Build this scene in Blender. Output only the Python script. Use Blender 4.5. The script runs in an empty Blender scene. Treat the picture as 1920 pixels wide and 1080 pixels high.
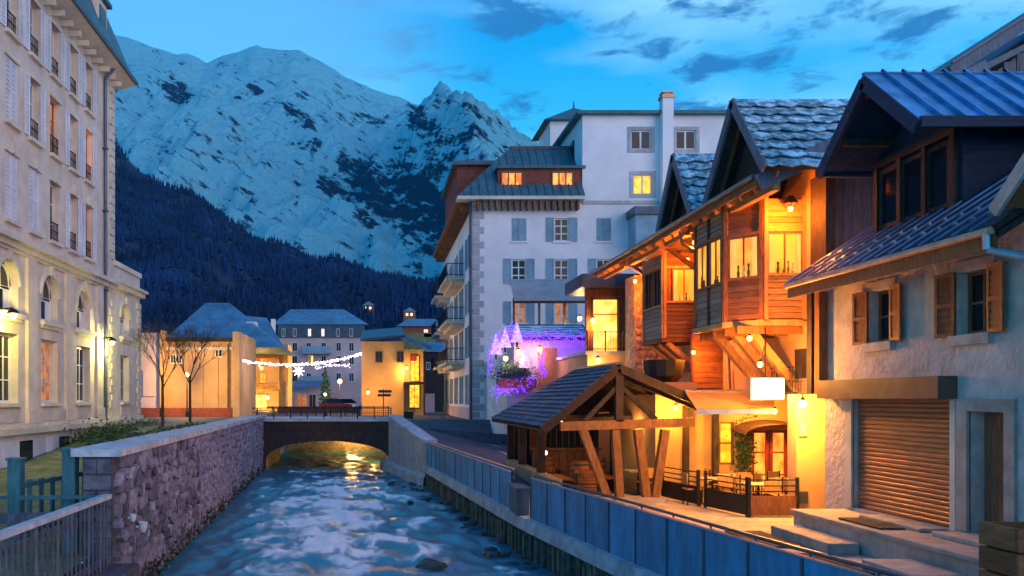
import bpy, math, random
from mathutils import Vector, noise, Matrix
R = random.Random(7)
SC = bpy.context.scene
COL = SC.collection
rad = math.radians

# ---------------------------------------------------------------- camera
FPX, CX, CY = 1550.0, 700.0, 748.0           # focal length and axis in photo pixels (1920 wide)
cam = bpy.data.cameras.new('camera'); camo = bpy.data.objects.new('camera', cam); COL.objects.link(camo)
cam.sensor_width = 36; cam.lens = 36 * FPX / 1920
cam.shift_x = (960 - CX) / 1920; cam.shift_y = (CY - 540) / 1920
cam.clip_start = 0.1; cam.clip_end = 30000
camo.location = (0, 0, 0); camo.rotation_euler = (rad(90), 0, 0)
SC.camera = camo

# ---------------------------------------------------------------- sky and sun
W = bpy.data.worlds.new('World'); SC.world = W; W.use_nodes = True
SUN_AZ, SUN_EL = rad(143), rad(11)            # azimuth clockwise from +Y (behind the camera, to its right)
def build_world():
    nt = W.node_tree; N = nt.nodes; L = nt.links
    N.clear()
    out = N.new('ShaderNodeOutputWorld'); bg = N.new('ShaderNodeBackground'); L.new(bg.outputs[0], out.inputs[0])
    sky = N.new('ShaderNodeTexSky'); sky.sky_type = 'NISHITA'; sky.sun_disc = False
    sky.sun_elevation = SUN_EL; sky.sun_rotation = SUN_AZ; sky.air_density = 1.0; sky.dust_density = .3; sky.ozone_density = 3.0
    tint = N.new('ShaderNodeMix'); tint.data_type = 'RGBA'; tint.blend_type = 'MULTIPLY'; tint.inputs[0].default_value = 1
    tint.inputs[7].default_value = (.02, .085, .105, 1)
    L.new(sky.outputs[0], tint.inputs[6])
    tc = N.new('ShaderNodeTexCoord'); sep = N.new('ShaderNodeSeparateXYZ'); L.new(tc.outputs['Generated'], sep.inputs[0])
    ramp = N.new('ShaderNodeValToRGB'); cr = ramp.color_ramp
    cr.elements[0].position = 0.0; cr.elements[0].color = (.11, .48, .82, 1)
    cr.elements[1].position = 1.0; cr.elements[1].color = (.002, .15, .55, 1)
    for p, c in ((.22, (.085, .50, .86, 1)), (.32, (.028, .41, .80, 1)), (.40, (.003, .30, .72, 1)), (.5, (.002, .21, .62, 1))):
        e = cr.elements.new(p); e.color = c
    L.new(sep.outputs[2], ramp.inputs[0])
    base = N.new('ShaderNodeMix'); base.data_type = 'RGBA'; base.inputs[0].default_value = .15
    L.new(ramp.outputs[0], base.inputs[6]); L.new(tint.outputs[2], base.inputs[7])
    # clouds: two layers of stretched noise on the sky directions
    mp = N.new('ShaderNodeMapping'); mp.inputs['Scale'].default_value = (5.5, 5.5, 16); mp.inputs['Location'].default_value = (3.2, .4, .25)
    L.new(tc.outputs['Generated'], mp.inputs[0])
    n1 = N.new('ShaderNodeTexNoise'); n1.inputs['Scale'].default_value = 2.3; n1.inputs['Detail'].default_value = 9; n1.inputs['Roughness'].default_value = .62; n1.inputs['Distortion'].default_value = .35
    L.new(mp.outputs[0], n1.inputs['Vector'])
    r1 = N.new('ShaderNodeMapRange'); r1.inputs[1].default_value = .515; r1.inputs[2].default_value = .625; L.new(n1.outputs[0], r1.inputs[0])
    # fewer clouds towards the west of the frame, more to the east
    mx = N.new('ShaderNodeMapRange'); mx.interpolation_type = 'SMOOTHSTEP'; mx.inputs[1].default_value = -.16; mx.inputs[2].default_value = .2; mx.inputs[3].default_value = .05; L.new(sep.outputs[0], mx.inputs[0])
    mul = N.new('ShaderNodeMath'); mul.operation = 'MULTIPLY'; L.new(r1.outputs[0], mul.inputs[0]); L.new(mx.outputs[0], mul.inputs[1])
    m2 = N.new('ShaderNodeMath'); m2.operation = 'MULTIPLY'; m2.inputs[1].default_value = .95; L.new(mul.outputs[0], m2.inputs[0])
    # pale thin veil
    mp2 = N.new('ShaderNodeMapping'); mp2.inputs['Scale'].default_value = (1.5, 1.5, 5); mp2.inputs['Location'].default_value = (.4, 1.3, 2.2)
    L.new(tc.outputs['Generated'], mp2.inputs[0])
    n2 = N.new('ShaderNodeTexNoise'); n2.inputs['Scale'].default_value = 2.0; n2.inputs['Detail'].default_value = 6; L.new(mp2.outputs[0], n2.inputs['Vector'])
    r2 = N.new('ShaderNodeMapRange'); r2.inputs[1].default_value = .42; r2.inputs[2].default_value = .72; r2.inputs[4].default_value = .75; L.new(n2.outputs[0], r2.inputs[0])
    m3 = N.new('ShaderNodeMath'); m3.operation = 'MULTIPLY'; L.new(r2.outputs[0], m3.inputs[0]); L.new(mx.outputs[0], m3.inputs[1])
    v = N.new('ShaderNodeMix'); v.data_type = 'RGBA'; L.new(m3.outputs[0], v.inputs[0]); L.new(base.outputs[2], v.inputs[6]); v.inputs[7].default_value = (.34, .68, .84, 1)
    c = N.new('ShaderNodeMix'); c.data_type = 'RGBA'; L.new(m2.outputs[0], c.inputs[0]); L.new(v.outputs[2], c.inputs[6]); c.inputs[7].default_value = (.02, .14, .36, 1)
    # afterglow behind the western ridge
    dp = N.new('ShaderNodeVectorMath'); dp.operation = 'DOT_PRODUCT'; L.new(tc.outputs['Generated'], dp.inputs[0])
    g = Vector((-.235, 1, .385)).normalized(); dp.inputs[1].default_value = g
    gr = N.new('ShaderNodeMapRange'); gr.interpolation_type = 'SMOOTHERSTEP'; gr.inputs[1].default_value = .93; gr.inputs[2].default_value = 1.0; gr.inputs[4].default_value = .34; L.new(dp.outputs['Value'], gr.inputs[0])
    ag = N.new('ShaderNodeMix'); ag.data_type = 'RGBA'; L.new(gr.outputs[0], ag.inputs[0]); L.new(c.outputs[2], ag.inputs[6]); ag.inputs[7].default_value = (.27, .60, .86, 1)
    L.new(ag.outputs[2], bg.inputs[0]); bg.inputs[1].default_value = 1.38
build_world()
sl = bpy.data.lights.new('sun', 'SUN'); slo = bpy.data.objects.new('sun', sl); COL.objects.link(slo)
sl.energy = 1.15; sl.angle = rad(50); sl.color = (1, .64, .62)
d = Vector((math.sin(SUN_AZ) * math.cos(SUN_EL), math.cos(SUN_AZ) * math.cos(SUN_EL), math.sin(SUN_EL)))
slo.rotation_euler = d.to_track_quat('Z', 'Y').to_euler()

vs = SC.view_settings; vs.view_transform = 'Standard'; vs.look = 'None'; vs.exposure = 0.2; vs.gamma = 1.0
SC.cycles.use_denoising = True
SC.cycles.max_bounces = 6; SC.cycles.diffuse_bounces = 3; SC.cycles.glossy_bounces = 3; SC.cycles.transmission_bounces = 4; SC.cycles.volume_bounces = 0
SC.cycles.sample_clamp_indirect = 4.0
SC.cycles.caustics_reflective = False; SC.cycles.caustics_refractive = False

# ---------------------------------------------------------------- materials
MATS = {}
def mat(name, col, rough=.8, var=.18, sc=2.0, bump=0.0, bsc=18.0, col2=None, metal=0.0, rnd=0.0, stain=.15, stretch=(1, 1, 1), spec=.3, thr=(.35, .65), gritty=.0):
    """procedural surface: base colour varied by two noises in world space and by a per-object random value"""
    m = bpy.data.materials.new(name); m.use_nodes = True; MATS[name] = m
    nt = m.node_tree; N = nt.nodes; L = nt.links
    b = N['Principled BSDF']; b.inputs['Roughness'].default_value = rough; b.inputs['Metallic'].default_value = metal
    b.inputs['Specular IOR Level'].default_value = spec
    geo = N.new('ShaderNodeNewGeometry')
    mp = N.new('ShaderNodeMapping'); mp.inputs['Scale'].default_value = stretch; L.new(geo.outputs['Position'], mp.inputs[0])
    if rnd:
        oi = N.new('ShaderNodeObjectInfo')
        sh = N.new('ShaderNodeVectorMath'); sh.operation = 'SCALE'; L.new(oi.outputs['Random'], sh.inputs['Scale']); sh.inputs[0].default_value = (37, 61, 23)
        ad = N.new('ShaderNodeVectorMath'); L.new(mp.outputs[0], ad.inputs[0]); L.new(sh.outputs[0], ad.inputs[1]); vec = ad.outputs[0]
    else: vec = mp.outputs[0]
    n = N.new('ShaderNodeTexNoise'); n.inputs['Scale'].default_value = sc; n.inputs['Detail'].default_value = 7; n.inputs['Roughness'].default_value = .6; L.new(vec, n.inputs['Vector'])
    mr = N.new('ShaderNodeMapRange'); mr.inputs[1].default_value = thr[0]; mr.inputs[2].default_value = thr[1]; L.new(n.outputs[0], mr.inputs[0])
    mx = N.new('ShaderNodeMix'); mx.data_type = 'RGBA'; L.new(mr.outputs[0], mx.inputs[0])
    c2 = col2 if col2 else tuple(min(1, c * (1 + var)) for c in col)
    c1 = col if col2 else tuple(c * (1 - var) for c in col)
    mx.inputs[6].default_value = (*c1, 1); mx.inputs[7].default_value = (*c2, 1)
    last = mx.outputs[2]
    if stain:
        n2 = N.new('ShaderNodeTexNoise'); n2.inputs['Scale'].default_value = sc * .23; n2.inputs['Detail'].default_value = 5; L.new(vec, n2.inputs['Vector'])
        m2 = N.new('ShaderNodeMapRange'); m2.inputs[1].default_value = .3; m2.inputs[2].default_value = .7; m2.inputs[3].default_value = 1 - stain; m2.inputs[4].default_value = 1 + stain; L.new(n2.outputs[0], m2.inputs[0])
        ml = N.new('ShaderNodeVectorMath'); ml.operation = 'SCALE'; L.new(last, ml.inputs[0]); L.new(m2.outputs[0], ml.inputs['Scale']); last = ml.outputs[0]
    if rnd:
        m3 = N.new('ShaderNodeMapRange'); m3.inputs[3].default_value = 1 - rnd; m3.inputs[4].default_value = 1 + rnd; L.new(oi.outputs['Random'], m3.inputs[0])
        ml = N.new('ShaderNodeVectorMath'); ml.operation = 'SCALE'; L.new(last, ml.inputs[0]); L.new(m3.outputs[0], ml.inputs['Scale']); last = ml.outputs[0]
    L.new(last, b.inputs['Base Color'])
    if bump:
        nb = N.new('ShaderNodeTexNoise'); nb.inputs['Scale'].default_value = bsc; nb.inputs['Detail'].default_value = 5; L.new(vec, nb.inputs['Vector'])
        bp = N.new('ShaderNodeBump'); bp.inputs['Strength'].default_value = bump; bp.inputs['Distance'].default_value = .05; L.new(nb.outputs[0], bp.inputs['Height'])
        L.new(bp.outputs[0], b.inputs['Normal'])
    return m
def glow(name, col, st, col2=None, sc=3.0, lo=.25, stretch=(1, 1, 1)):
    m = bpy.data.materials.new(name); m.use_nodes = True; MATS[name] = m
    nt = m.node_tree; N = nt.nodes; L = nt.links; b = N['Principled BSDF']
    b.inputs['Base Color'].default_value = (*[c * .3 for c in col], 1); b.inputs['Roughness'].default_value = .3
    if col2:
        geo = N.new('ShaderNodeNewGeometry'); mp = N.new('ShaderNodeMapping'); mp.inputs['Scale'].default_value = stretch; L.new(geo.outputs['Position'], mp.inputs[0])
        n = N.new('ShaderNodeTexNoise'); n.inputs['Scale'].default_value = sc; n.inputs['Detail'].default_value = 4; L.new(mp.outputs[0], n.inputs['Vector'])
        mr = N.new('ShaderNodeMapRange'); mr.inputs[1].default_value = .38; mr.inputs[2].default_value = .62; L.new(n.outputs[0], mr.inputs[0])
        mx = N.new('ShaderNodeMix'); mx.data_type = 'RGBA'; L.new(mr.outputs[0], mx.inputs[0]); mx.inputs[6].default_value = (*col2, 1); mx.inputs[7].default_value = (*col, 1)
        L.new(mx.outputs[2], b.inputs['Emission Color'])
    else: b.inputs['Emission Color'].default_value = (*col, 1)
    b.inputs['Emission Strength'].default_value = st
    return m
V = (8, 8, .5)
mat('cream', (.64, .53, .44), .9, .12, 1.6, .15, 25, stain=.12)
mat('cream_trim', (.62, .55, .45), .85, .10, 2.5, .1, 30)
mat('quoin', (.60, .53, .43), .85, .12, 2.5, .2, 25, rnd=.08)
mat('white_stucco', (.80, .73, .74), .9, .06, .9, .12, 22, stain=.08)
mat('old_plaster', (.55, .55, .58), .9, .25, 1.2, .3, 14, col2=(.72, .70, .70), stain=.2)
mat('rough_plaster', (.55, .46, .41), .95, .16, 2.8, .9, 9, stain=.12)
mat('grey_stone', (.38, .36, .37), .9, .2, 4, .3, 20, rnd=.12)
mat('quoin_grey', (.42, .40, .42), .9, .15, 4, .2, 20, rnd=.1)
mat('shutter_pale', (.66, .64, .68), .6, .06, 3, rnd=.06)
mat('shutter_blue', (.22, .34, .42), .6, .1, 5, rnd=.08)
mat('shutter_wood', (.26, .085, .035), .6, .25, 6, .2, 30, stretch=(3, 3, .6), rnd=.15)
mat('frame_white', (.72, .70, .66), .5, .05, 5)
mat('frame_wood', (.22, .10, .05), .6, .25, 6, stretch=(4, 4, .6))
mat('frame_red', (.38, .06, .03), .5, .15, 5)
mat('glass', (.010, .014, .02), .08, .2, 1, spec=.3)
mat('dark_inside', (.03, .028, .03), .7, .2, 2)
mat('slate_roof', (.10, .13, .15), .55, .3, 3, .2, 14, rnd=.12)
mat('teal_roof', (.055, .12, .14), .5, .25, 2.5, .15, 12, rnd=.1)
mat('metal_roof', (.12, .29, .52), .40, .28, 2.4, .1, 6, metal=.25, rnd=.14)
mat('metal_dark', (.07, .09, .12), .4, .2, 3, metal=.4)
mat('zinc', (.42, .45, .48), .35, .12, 6, metal=.7)
mat('copper', (.62, .34, .22), .45, .2, 6, metal=.3)
mat('slate_frost', (.10, .20, .26), .55, .3, 4, .25, 20, col2=(.55, .70, .76), rnd=.25, thr=(.42, .58))
mat('wood_dark', (.042, .028, .026), .75, .3, 5, .3, 30, stretch=(2, 2, .7), rnd=.2)
mat('wood_mid', (.24, .09, .035), .7, .28, 5, .3, 30, stretch=(3, 3, .7), rnd=.18)
mat('wood_light', (.46, .23, .085), .65, .2, 5, .25, 30, stretch=(3, 3, .8), rnd=.14)
mat('wood_siding', (.48, .23, .075), .65, .22, 6, .2, 30, stretch=(.7, .7, 4), rnd=.2)
mat('wood_post', (.26, .12, .045), .7, .28, 5, .4, 30, stretch=(3, 3, .7), rnd=.15)
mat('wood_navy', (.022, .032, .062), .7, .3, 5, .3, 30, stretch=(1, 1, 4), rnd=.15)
mat('siding_dark', (.20, .085, .035), .65, .25, 6, .2, 30, stretch=(.7, .7, 4), rnd=.22)
mat('siding_pale', (.34, .22, .15), .7, .2, 6, .2, 30, stretch=(.7, .7, 4), rnd=.18)
mat('wood_grey', (.15, .15, .19), .85, .25, 6, .3, 30, stretch=(3, 3, .4), rnd=.2)
mat('wood_red', (.22, .05, .03), .7, .25, 5, .1, 20, rnd=.12)
mat('shingle', (.055, .08, .12), .6, .3, 5, .3, 18, rnd=.3)
mat('blue_panel', (.028, .21, .37), .5, .22, 3.0, .1, 30, rnd=.12, stain=.32, stretch=(3, 3, .8))
mat('concrete', (.42, .44, .46), .9, .25, 3, .4, 16, stain=.2)
mat('paving', (.42, .35, .29), .8, .25, 2.2, .25, 12, stain=.2)
mat('step_stone', (.42, .35, .30), .75, .2, 3, .2, 14, rnd=.08)
mat('mat_dark', (.06, .045, .04), .95, .3, 10, .4, 60)
mat('asphalt', (.075, .08, .09), .75, .3, 1.6, .2, 20)
mat('mortar', (.075, .07, .085), .95, .3, 6, .5, 20)
mat('rubble', (.09, .095, .135), .9, .35, 4, .6, 14, rnd=.5, col2=(.24, .22, .27))
mat('moss', (.035, .05, .018), .95, .4, 8, .4, 20)
mat('pile_wood', (.12, .11, .075), .9, .4, 4, .5, 18, rnd=.3)
mat('rock', (.05, .055, .05), .6, .3, 4, .5, 8)
mat('lawn', (.15, .16, .08), .95, .35, 2.5, .4, 30, stain=.25)
mat('leaf', (.045, .085, .03), .7, .4, 6)
mat('leaf_blue', (.03, .09, .08), .6, .4, 6)
mat('bark', (.045, .034, .03), .9, .3, 8)
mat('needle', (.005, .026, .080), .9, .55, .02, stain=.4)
mat('black_metal', (.018, .02, .024), .5, .2, 6, metal=.3)
mat('teal_wood', (.05, .16, .19), .7, .25, 5, .2, 30, stretch=(3, 3, .6), rnd=.15)
mat('slat_wood', (.08, .10, .14), .75, .35, 5, .3, 30, stretch=(3, 3, .5), rnd=.35)
mat('rail_wood', (.40, .43, .47), .7, .2, 5, .2, 20)
mat('roller', (.34, .17, .09), .38, .15, 2, .05, 10, metal=.25, rnd=.06)
mat('header_metal', (.16, .085, .055), .6, .2, 3, metal=.1)
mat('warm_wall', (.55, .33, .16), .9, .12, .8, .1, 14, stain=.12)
mat('pink_wall', (.56, .40, .40), .9, .1, .6)
mat('orange_wall', (.66, .36, .12), .9, .1, .6)
mat('awning_grey', (.40, .34, .33), .85, .1, 1.5)
mat('awning_warm', (.58, .29, .085), .85, .1, 1.5)
mat('snow_patch', (.78, .80, .82), .9, .08, 3, .2, 12)
mat('cloth', (.5, .42, .33), .9, .2, 3)
mat('ceramic', (.55, .65, .72), .4, .1, 4)
mat('red_paint', (.45, .03, .02), .3, .1, 4)
mat('tyre', (.02, .02, .02), .8, .1, 4)
mat('sign_brown', (.05, .035, .03), .6, .2, 4)
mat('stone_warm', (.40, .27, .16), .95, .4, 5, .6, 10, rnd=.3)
glow('lit_yellow', (1, .62, .03), 1.4, (.8, .25, .01), 3)
glow('lit_orange', (1, .36, .04), 1.6, (.5, .09, .01), 3.2, stretch=(1, 1, .5))
glow('lit_dim', (.8, .26, .07), .6, (.3, .08, .02), 2.5)
glow('lit_bay', (1, .46, .05), 1.1, (.7, .22, .015), 1.3)
glow('lit_curtain', (1, .56, .12), .95, (.8, .34, .05), 9, stretch=(1, 1, .1))
glow('lit_shop', (1, .60, .14), 1.9, (.9, .3, .03), 1.6)
glow('lit_pink', (1, .7, .6), 1.2)
glow('lamp_warm', (1, .52, .13), 4.5)
glow('lamp_yellow', (1, .85, .25), 5)
glow('lamp_white', (1, .80, .95), 5)
glow('sign_white', (1, .86, .62), 4.0)
glow('purple_bulb', (.17, .03, 1), 2.8)
glow('violet_cone', (.75, .55, 1), 1.1, (.4, .15, .9), 9)

# ---------------------------------------------------------------- mesh helpers
def v3(*a): return Vector(a)
class MB:
    def __init__(s): s.v = []; s.f = []
    def add(s, vs, fs):
        o = len(s.v); s.v += [tuple(p) for p in vs]; s.f += [tuple(i + o for i in f) for f in fs]; return s
    def hexa(s, p):      # 8 corners: 0-3 bottom loop, 4-7 top loop
        return s.add(p, [(3, 2, 1, 0), (4, 5, 6, 7), (0, 1, 5, 4), (1, 2, 6, 5), (2, 3, 7, 6), (3, 0, 4, 7)])
    def box(s, x0, x1, y0, y1, z0, z1):
        return s.hexa([(x0, y0, z0), (x1, y0, z0), (x1, y1, z0), (x0, y1, z0), (x0, y0, z1), (x1, y0, z1), (x1, y1, z1), (x0, y1, z1)])
    def beam(s, a, b, w, h, up=(0, 0, 1)):
        a = Vector(a); b = Vector(b); d = (b - a).normalized(); u = Vector(up)
        x = d.cross(u)
        if x.length < 1e-4: x = d.cross(Vector((1, 0, 0)))
        x.normalize(); y = x.cross(d).normalized(); x *= w / 2; y *= h / 2
        return s.hexa([a - x - y, a + x - y, b + x - y, b - x - y, a - x + y, a + x + y, b + x + y, b - x + y])
    def tube(s, a, b, r, r2=None, n=6, cap=True):
        a = Vector(a); b = Vector(b); r2 = r if r2 is None else r2; d = (b - a).normalized()
        x = d.cross(Vector((0, 0, 1)));  x = x if x.length > 1e-3 else Vector((1, 0, 0)); x.normalize(); y = d.cross(x)
        vs = []
        for p, q in ((a, r), (b, r2)):
            for i in range(n):
                t = 2 * math.pi * i / n; vs.append(p + x * math.cos(t) * q + y * math.sin(t) * q)
        fs = [(i, (i + 1) % n, n + (i + 1) % n, n + i) for i in range(n)]
        if cap: fs += [tuple(range(n - 1, -1, -1)), tuple(range(n, 2 * n))]
        return s.add(vs, fs)
    def lathe(s, c, prof, n=10):     # prof: [(r, z)] around a vertical axis at c
        vs = []; m = len(prof)
        for r, z in prof:
            for i in range(n):
                t = 2 * math.pi * i / n; vs.append((c[0] + r * math.cos(t), c[1] + r * math.sin(t), c[2] + z))
        fs = [(j * n + i, j * n + (i + 1) % n, (j + 1) * n + (i + 1) % n, (j + 1) * n + i) for j in range(m - 1) for i in range(n)]
        fs += [tuple(range(n - 1, -1, -1)), tuple((m - 1) * n + i for i in range(n))]
        return s.add(vs, fs)
    def prism(s, poly, ext):
        n = len(poly); e = Vector(ext); p = [Vector(q) for q in poly]
        return s.add(p + [q + e for q in p], [tuple(range(n - 1, -1, -1)), tuple(range(n, 2 * n))] + [(i, (i + 1) % n, n + (i + 1) % n, n + i) for i in range(n)])
    def slab(s, a, b, c, d, t):      # quad a b c d thickened by t against its normal
        a, b, c, d = map(Vector, (a, b, c, d)); n = (b - a).cross(d - a).normalized() * -t
        return s.hexa([a + n, b + n, c + n, d + n, a, b, c, d])
    def ball(s, c, r, n=8, m=5, sz=1):
        prof = [(max(.02 * r, r * math.sin(math.pi * j / m)), -r * sz * math.cos(math.pi * j / m)) for j in range(m + 1)]
        return s.lathe(c, prof, n)

class Fr:    # a facade frame: u along the wall, v up, w out of the wall
    def __init__(s, o, u, n): s.o = Vector(o); s.u = Vector(u).normalized(); s.n = Vector(n).normalized(); s.z = Vector((0, 0, 1))
    def p(s, u, v, w=0): return s.o + s.u * u + s.z * v + s.n * w
    def box(s, mb, u0, u1, v0, v1, w0, w1):
        P = s.p; return mb.hexa([P(u0, v0, w0), P(u1, v0, w0), P(u1, v0, w1), P(u0, v0, w1), P(u0, v1, w0), P(u1, v1, w0), P(u1, v1, w1), P(u0, v1, w1)])

BASE = {}
def link(o, parent=None):
    COL.objects.link(o)
    if parent is not None: o.parent = parent
    return o
def tag(o, label=None, cat=None, group=None, kind=None):
    if label: o['label'] = label
    if cat: o['category'] = cat
    if group: o['group'] = group
    if kind: o['kind'] = kind
    return o
def mesh_of(name, mb, m, base=(0, 0, 0), smooth=False):
    bx, by, bz = base
    me = bpy.data.meshes.new(name); me.from_pydata([(x - bx, y - by, z - bz) for x, y, z in mb.v], [], mb.f)
    me.materials.append(MATS[m] if isinstance(m, str) else m)
    if smooth: me.polygons.foreach_set('use_smooth', [True] * len(me.polygons))
    me.update(); return me
def thing(name, label, cat, base, group=None):
    o = bpy.data.objects.new(name, None); o.location = base; link(o); o.empty_display_size = .2
    BASE[o.name] = Vector(base); return tag(o, label, cat, group)
def part(par, name, mb, m, smooth=False, kind=None, label=None):
    b = BASE[par.name]; o = bpy.data.objects.new(name, mesh_of(name, mb, m, b, smooth)); link(o, par); BASE[o.name] = b
    return tag(o, label, None, None, kind)
def solo(name, label, cat, mb, m, base=None, smooth=False, kind=None, group=None):
    b = base if base is not None else ((min(v[0] for v in mb.v) + max(v[0] for v in mb.v)) / 2, (min(v[1] for v in mb.v) + max(v[1] for v in mb.v)) / 2, min(v[2] for v in mb.v))
    o = bpy.data.objects.new(name, mesh_of(name, mb, m, b, smooth)); o.location = b; link(o); BASE[o.name] = Vector(b)
    return tag(o, label, cat, group, kind)
def struct(name, mb, m, smooth=False):
    o = bpy.data.objects.new(name, mesh_of(name, mb, m, (0, 0, 0), smooth)); link(o); BASE[o.name] = Vector((0, 0, 0)); return tag(o, None, None, None, 'structure')
def piece(par, name, me, loc, mtx=None):     # one of many alike pieces sharing mesh data
    o = bpy.data.objects.new(name, me); link(o, par); BASE[o.name] = BASE[par.name]
    M = (mtx.to_4x4() if mtx is not None else Matrix()); M.translation = Vector(loc) - BASE[par.name]; o.matrix_local = M
    return o
def light(par, name, loc, col, power, r=.12, spot=None, to=None):
    l = bpy.data.lights.new(name, 'SPOT' if spot else 'POINT'); l.energy = power; l.color = col; l.shadow_soft_size = r
    o = bpy.data.objects.new(name, l); link(o, par); o.location = Vector(loc) - BASE[par.name]
    if spot: l.spot_size = rad(spot); l.spot_blend = .6; o.rotation_euler = (Vector(loc) - Vector(to)).to_track_quat('Z', 'Y').to_euler()
    return o
WARM = (1, .50, .13); YEL = (1, .86, .25); GOLD = (1, .60, .16)

def wall(F, u0, u1, v0, v1, holes, dep=.3, mb=None, skin=.0):
    """wall sheet with rectangular or round-headed openings and their reveals; holes: (u0,u1,v0,v1[,arch])"""
    mb = mb or MB(); us = sorted({u0, u1, *[h[0] for h in holes], *[h[1] for h in holes]}); vs_ = sorted({v0, v1, *[h[2] for h in holes], *[h[3] for h in holes]})
    us = [u for u in us if u0 <= u <= u1]; vs_ = [v for v in vs_ if v0 <= v <= v1]
    for i in range(len(us) - 1):
        run = None
        for j in range(len(vs_) - 1):
            uc = (us[i] + us[i + 1]) / 2; vc = (vs_[j] + vs_[j + 1]) / 2
            if any(h[0] < uc < h[1] and h[2] < vc < h[3] for h in holes):
                if run is not None: mb.add([F.p(us[i], run), F.p(us[i + 1], run), F.p(us[i + 1], vs_[j]), F.p(us[i], vs_[j])], [(0, 1, 2, 3)]); run = None
            elif run is None: run = vs_[j]
        if run is not None: mb.add([F.p(us[i], run), F.p(us[i + 1], run), F.p(us[i + 1], v1), F.p(us[i], v1)], [(0, 1, 2, 3)])
    for h in holes:
        a, b, c, d_ = h[:4]; arch = len(h) > 4 and h[4]
        if not arch:
            loop = [(a, c), (b, c), (b, d_), (a, d_)]
        else:
            r = (b - a) / 2; cu = (a + b) / 2; cv = d_ - r; arc = [(cu + r * math.cos(t * math.pi / 12), cv + r * math.sin(t * math.pi / 12)) for t in range(13)]
            loop = [(a, c), (b, c)] + arc
            for k in range(6): mb.add([F.p(b, d_), F.p(*arc[k + 1]), F.p(*arc[k])], [(0, 1, 2)])
            for k in range(6, 12): mb.add([F.p(a, d_), F.p(*arc[k + 1]), F.p(*arc[k])], [(0, 1, 2)])
        n = len(loop)
        for k in range(n):
            p, q = loop[k], loop[(k + 1) % n]
            mb.add([F.p(*p), F.p(*q), F.p(*q, -dep), F.p(*p, -dep)], [(0, 1, 2, 3)])
    return mb
def window(t, F, u0, u1, v0, v1, dep, fm='frame_white', gm='glass', nx=2, ny=2, fw=.07, sill=None, arch=False, name='window', bar=.045, panes=True, sm='cream_trim'):
    f = MB(); w0, w1 = -dep + .02, -dep + .09
    for a, b, c, d_ in ((u0, u0 + fw, v0, v1), (u1 - fw, u1, v0, v1), (u0 + fw, u1 - fw, v0, v0 + fw), (u0 + fw, u1 - fw, v1 - fw, v1)): F.box(f, a, b, c, d_, w0, w1)
    for i in range(1, nx):
        u = u0 + (u1 - u0) * i / nx; F.box(f, u - bar / 2, u + bar / 2, v0 + fw, v1 - fw, w0, w1 - .015)
    for j in range(1, ny):
        v = v0 + (v1 - v0) * j / ny; F.box(f, u0 + fw, u1 - fw, v - bar / 2, v + bar / 2, w0, w1 - .02)
    if arch:
        r = (u1 - u0) / 2; cu = (u0 + u1) / 2; cv = v1 - r
        for k in range(12):
            t0, t1 = k * math.pi / 12, (k + 1) * math.pi / 12
            P = lambda rr, tt, w: F.p(cu + rr * math.cos(tt), cv + rr * math.sin(tt), w)
            f.hexa([P(r, t0, w0), P(r, t1, w0), P(r - fw, t1, w0), P(r - fw, t0, w0), P(r, t0, w1), P(r, t1, w1), P(r - fw, t1, w1), P(r - fw, t0, w1)])
    o = part(t, name, f, fm)
    if panes:
        for i in range(nx):
            ua = u0 + (u1 - u0) * i / nx; ub = u0 + (u1 - u0) * (i + 1) / nx
            g = MB(); F.box(g, ua + .01, ub - .01, v0 + .01, v1 - .01, w0 + .012, w0 + .024); part(o, 'pane', g, gm)
    else:
        g = MB(); F.box(g, u0 + .01, u1 - .01, v0 + .01, v1 - .01, w0 + .012, w0 + .024); part(o, 'pane', g, gm)
    if sill:
        g = MB(); F.box(g, u0 - .1, u1 + .1, v0 - .14, v0 - .01, -.05, sill); part(o, 'sill', g, sm)
    return o
def shutter(t, F, u0, u1, v0, v1, m, w=.02, th=.045, n=10, fw=.06):
    b = MB(); F.box(b, u0, u0 + fw, v0, v1, w, w + th); F.box(b, u1 - fw, u1, v0, v1, w, w + th)
    for v in (v0, (v0 + v1) / 2 - fw / 2, v1 - fw): F.box(b, u0 + fw, u1 - fw, v, v + fw, w, w + th)
    h = (v1 - v0) / n
    for k in range(n):
        v = v0 + h * k
        b.hexa([F.p(u0 + fw, v + .005, w + th * .75), F.p(u1 - fw, v + .005, w + th * .75), F.p(u1 - fw, v + h, w + .008), F.p(u0 + fw, v + h, w + .008),
                F.p(u0 + fw, v + .017, w + th * .75), F.p(u1 - fw, v + .017, w + th * .75), F.p(u1 - fw, v + h + .012, w + .008), F.p(u0 + fw, v + h + .012, w + .008)])
    return part(t, 'shutter', b, m)
def leaves(mb, pts, size, rnd):
    for p in pts:
        s = size * rnd.uniform(.6, 1.3); a = Vector((rnd.gauss(0, 1), rnd.gauss(0, 1), rnd.gauss(0, 1))).normalized(); b = a.orthogonal().normalized(); c = a.cross(b); p = Vector(p)
        mb.add([p - b * s, p + c * s * .55, p + b * s, p - c * s * .55], [(0, 1, 2, 3)])
def lamp_globe(name, label, loc, power, col=WARM, m='lamp_warm', r=.09, group=None, stem=None, cap=True):
    t = thing(name, label, 'lamp', loc, group)
    b = MB(); b.ball(loc, r, 10, 6); part(t, 'bulb', b, m, True)
    if cap: c = MB(); c.lathe((loc[0], loc[1], loc[2] + r * .9), [(r * .75, 0), (r * .6, r * .4), (r * .15, r * .8)], 8); part(t, 'cap', c, 'black_metal')
    if stem: s = MB(); s.tube((loc[0], loc[1], loc[2] + r * 1.2), stem, .018); part(t, 'bracket', s, 'black_metal')
    light(t, 'light', (loc[0], loc[1], loc[2] - r * 1.6), col, power, r)
    return t
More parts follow.
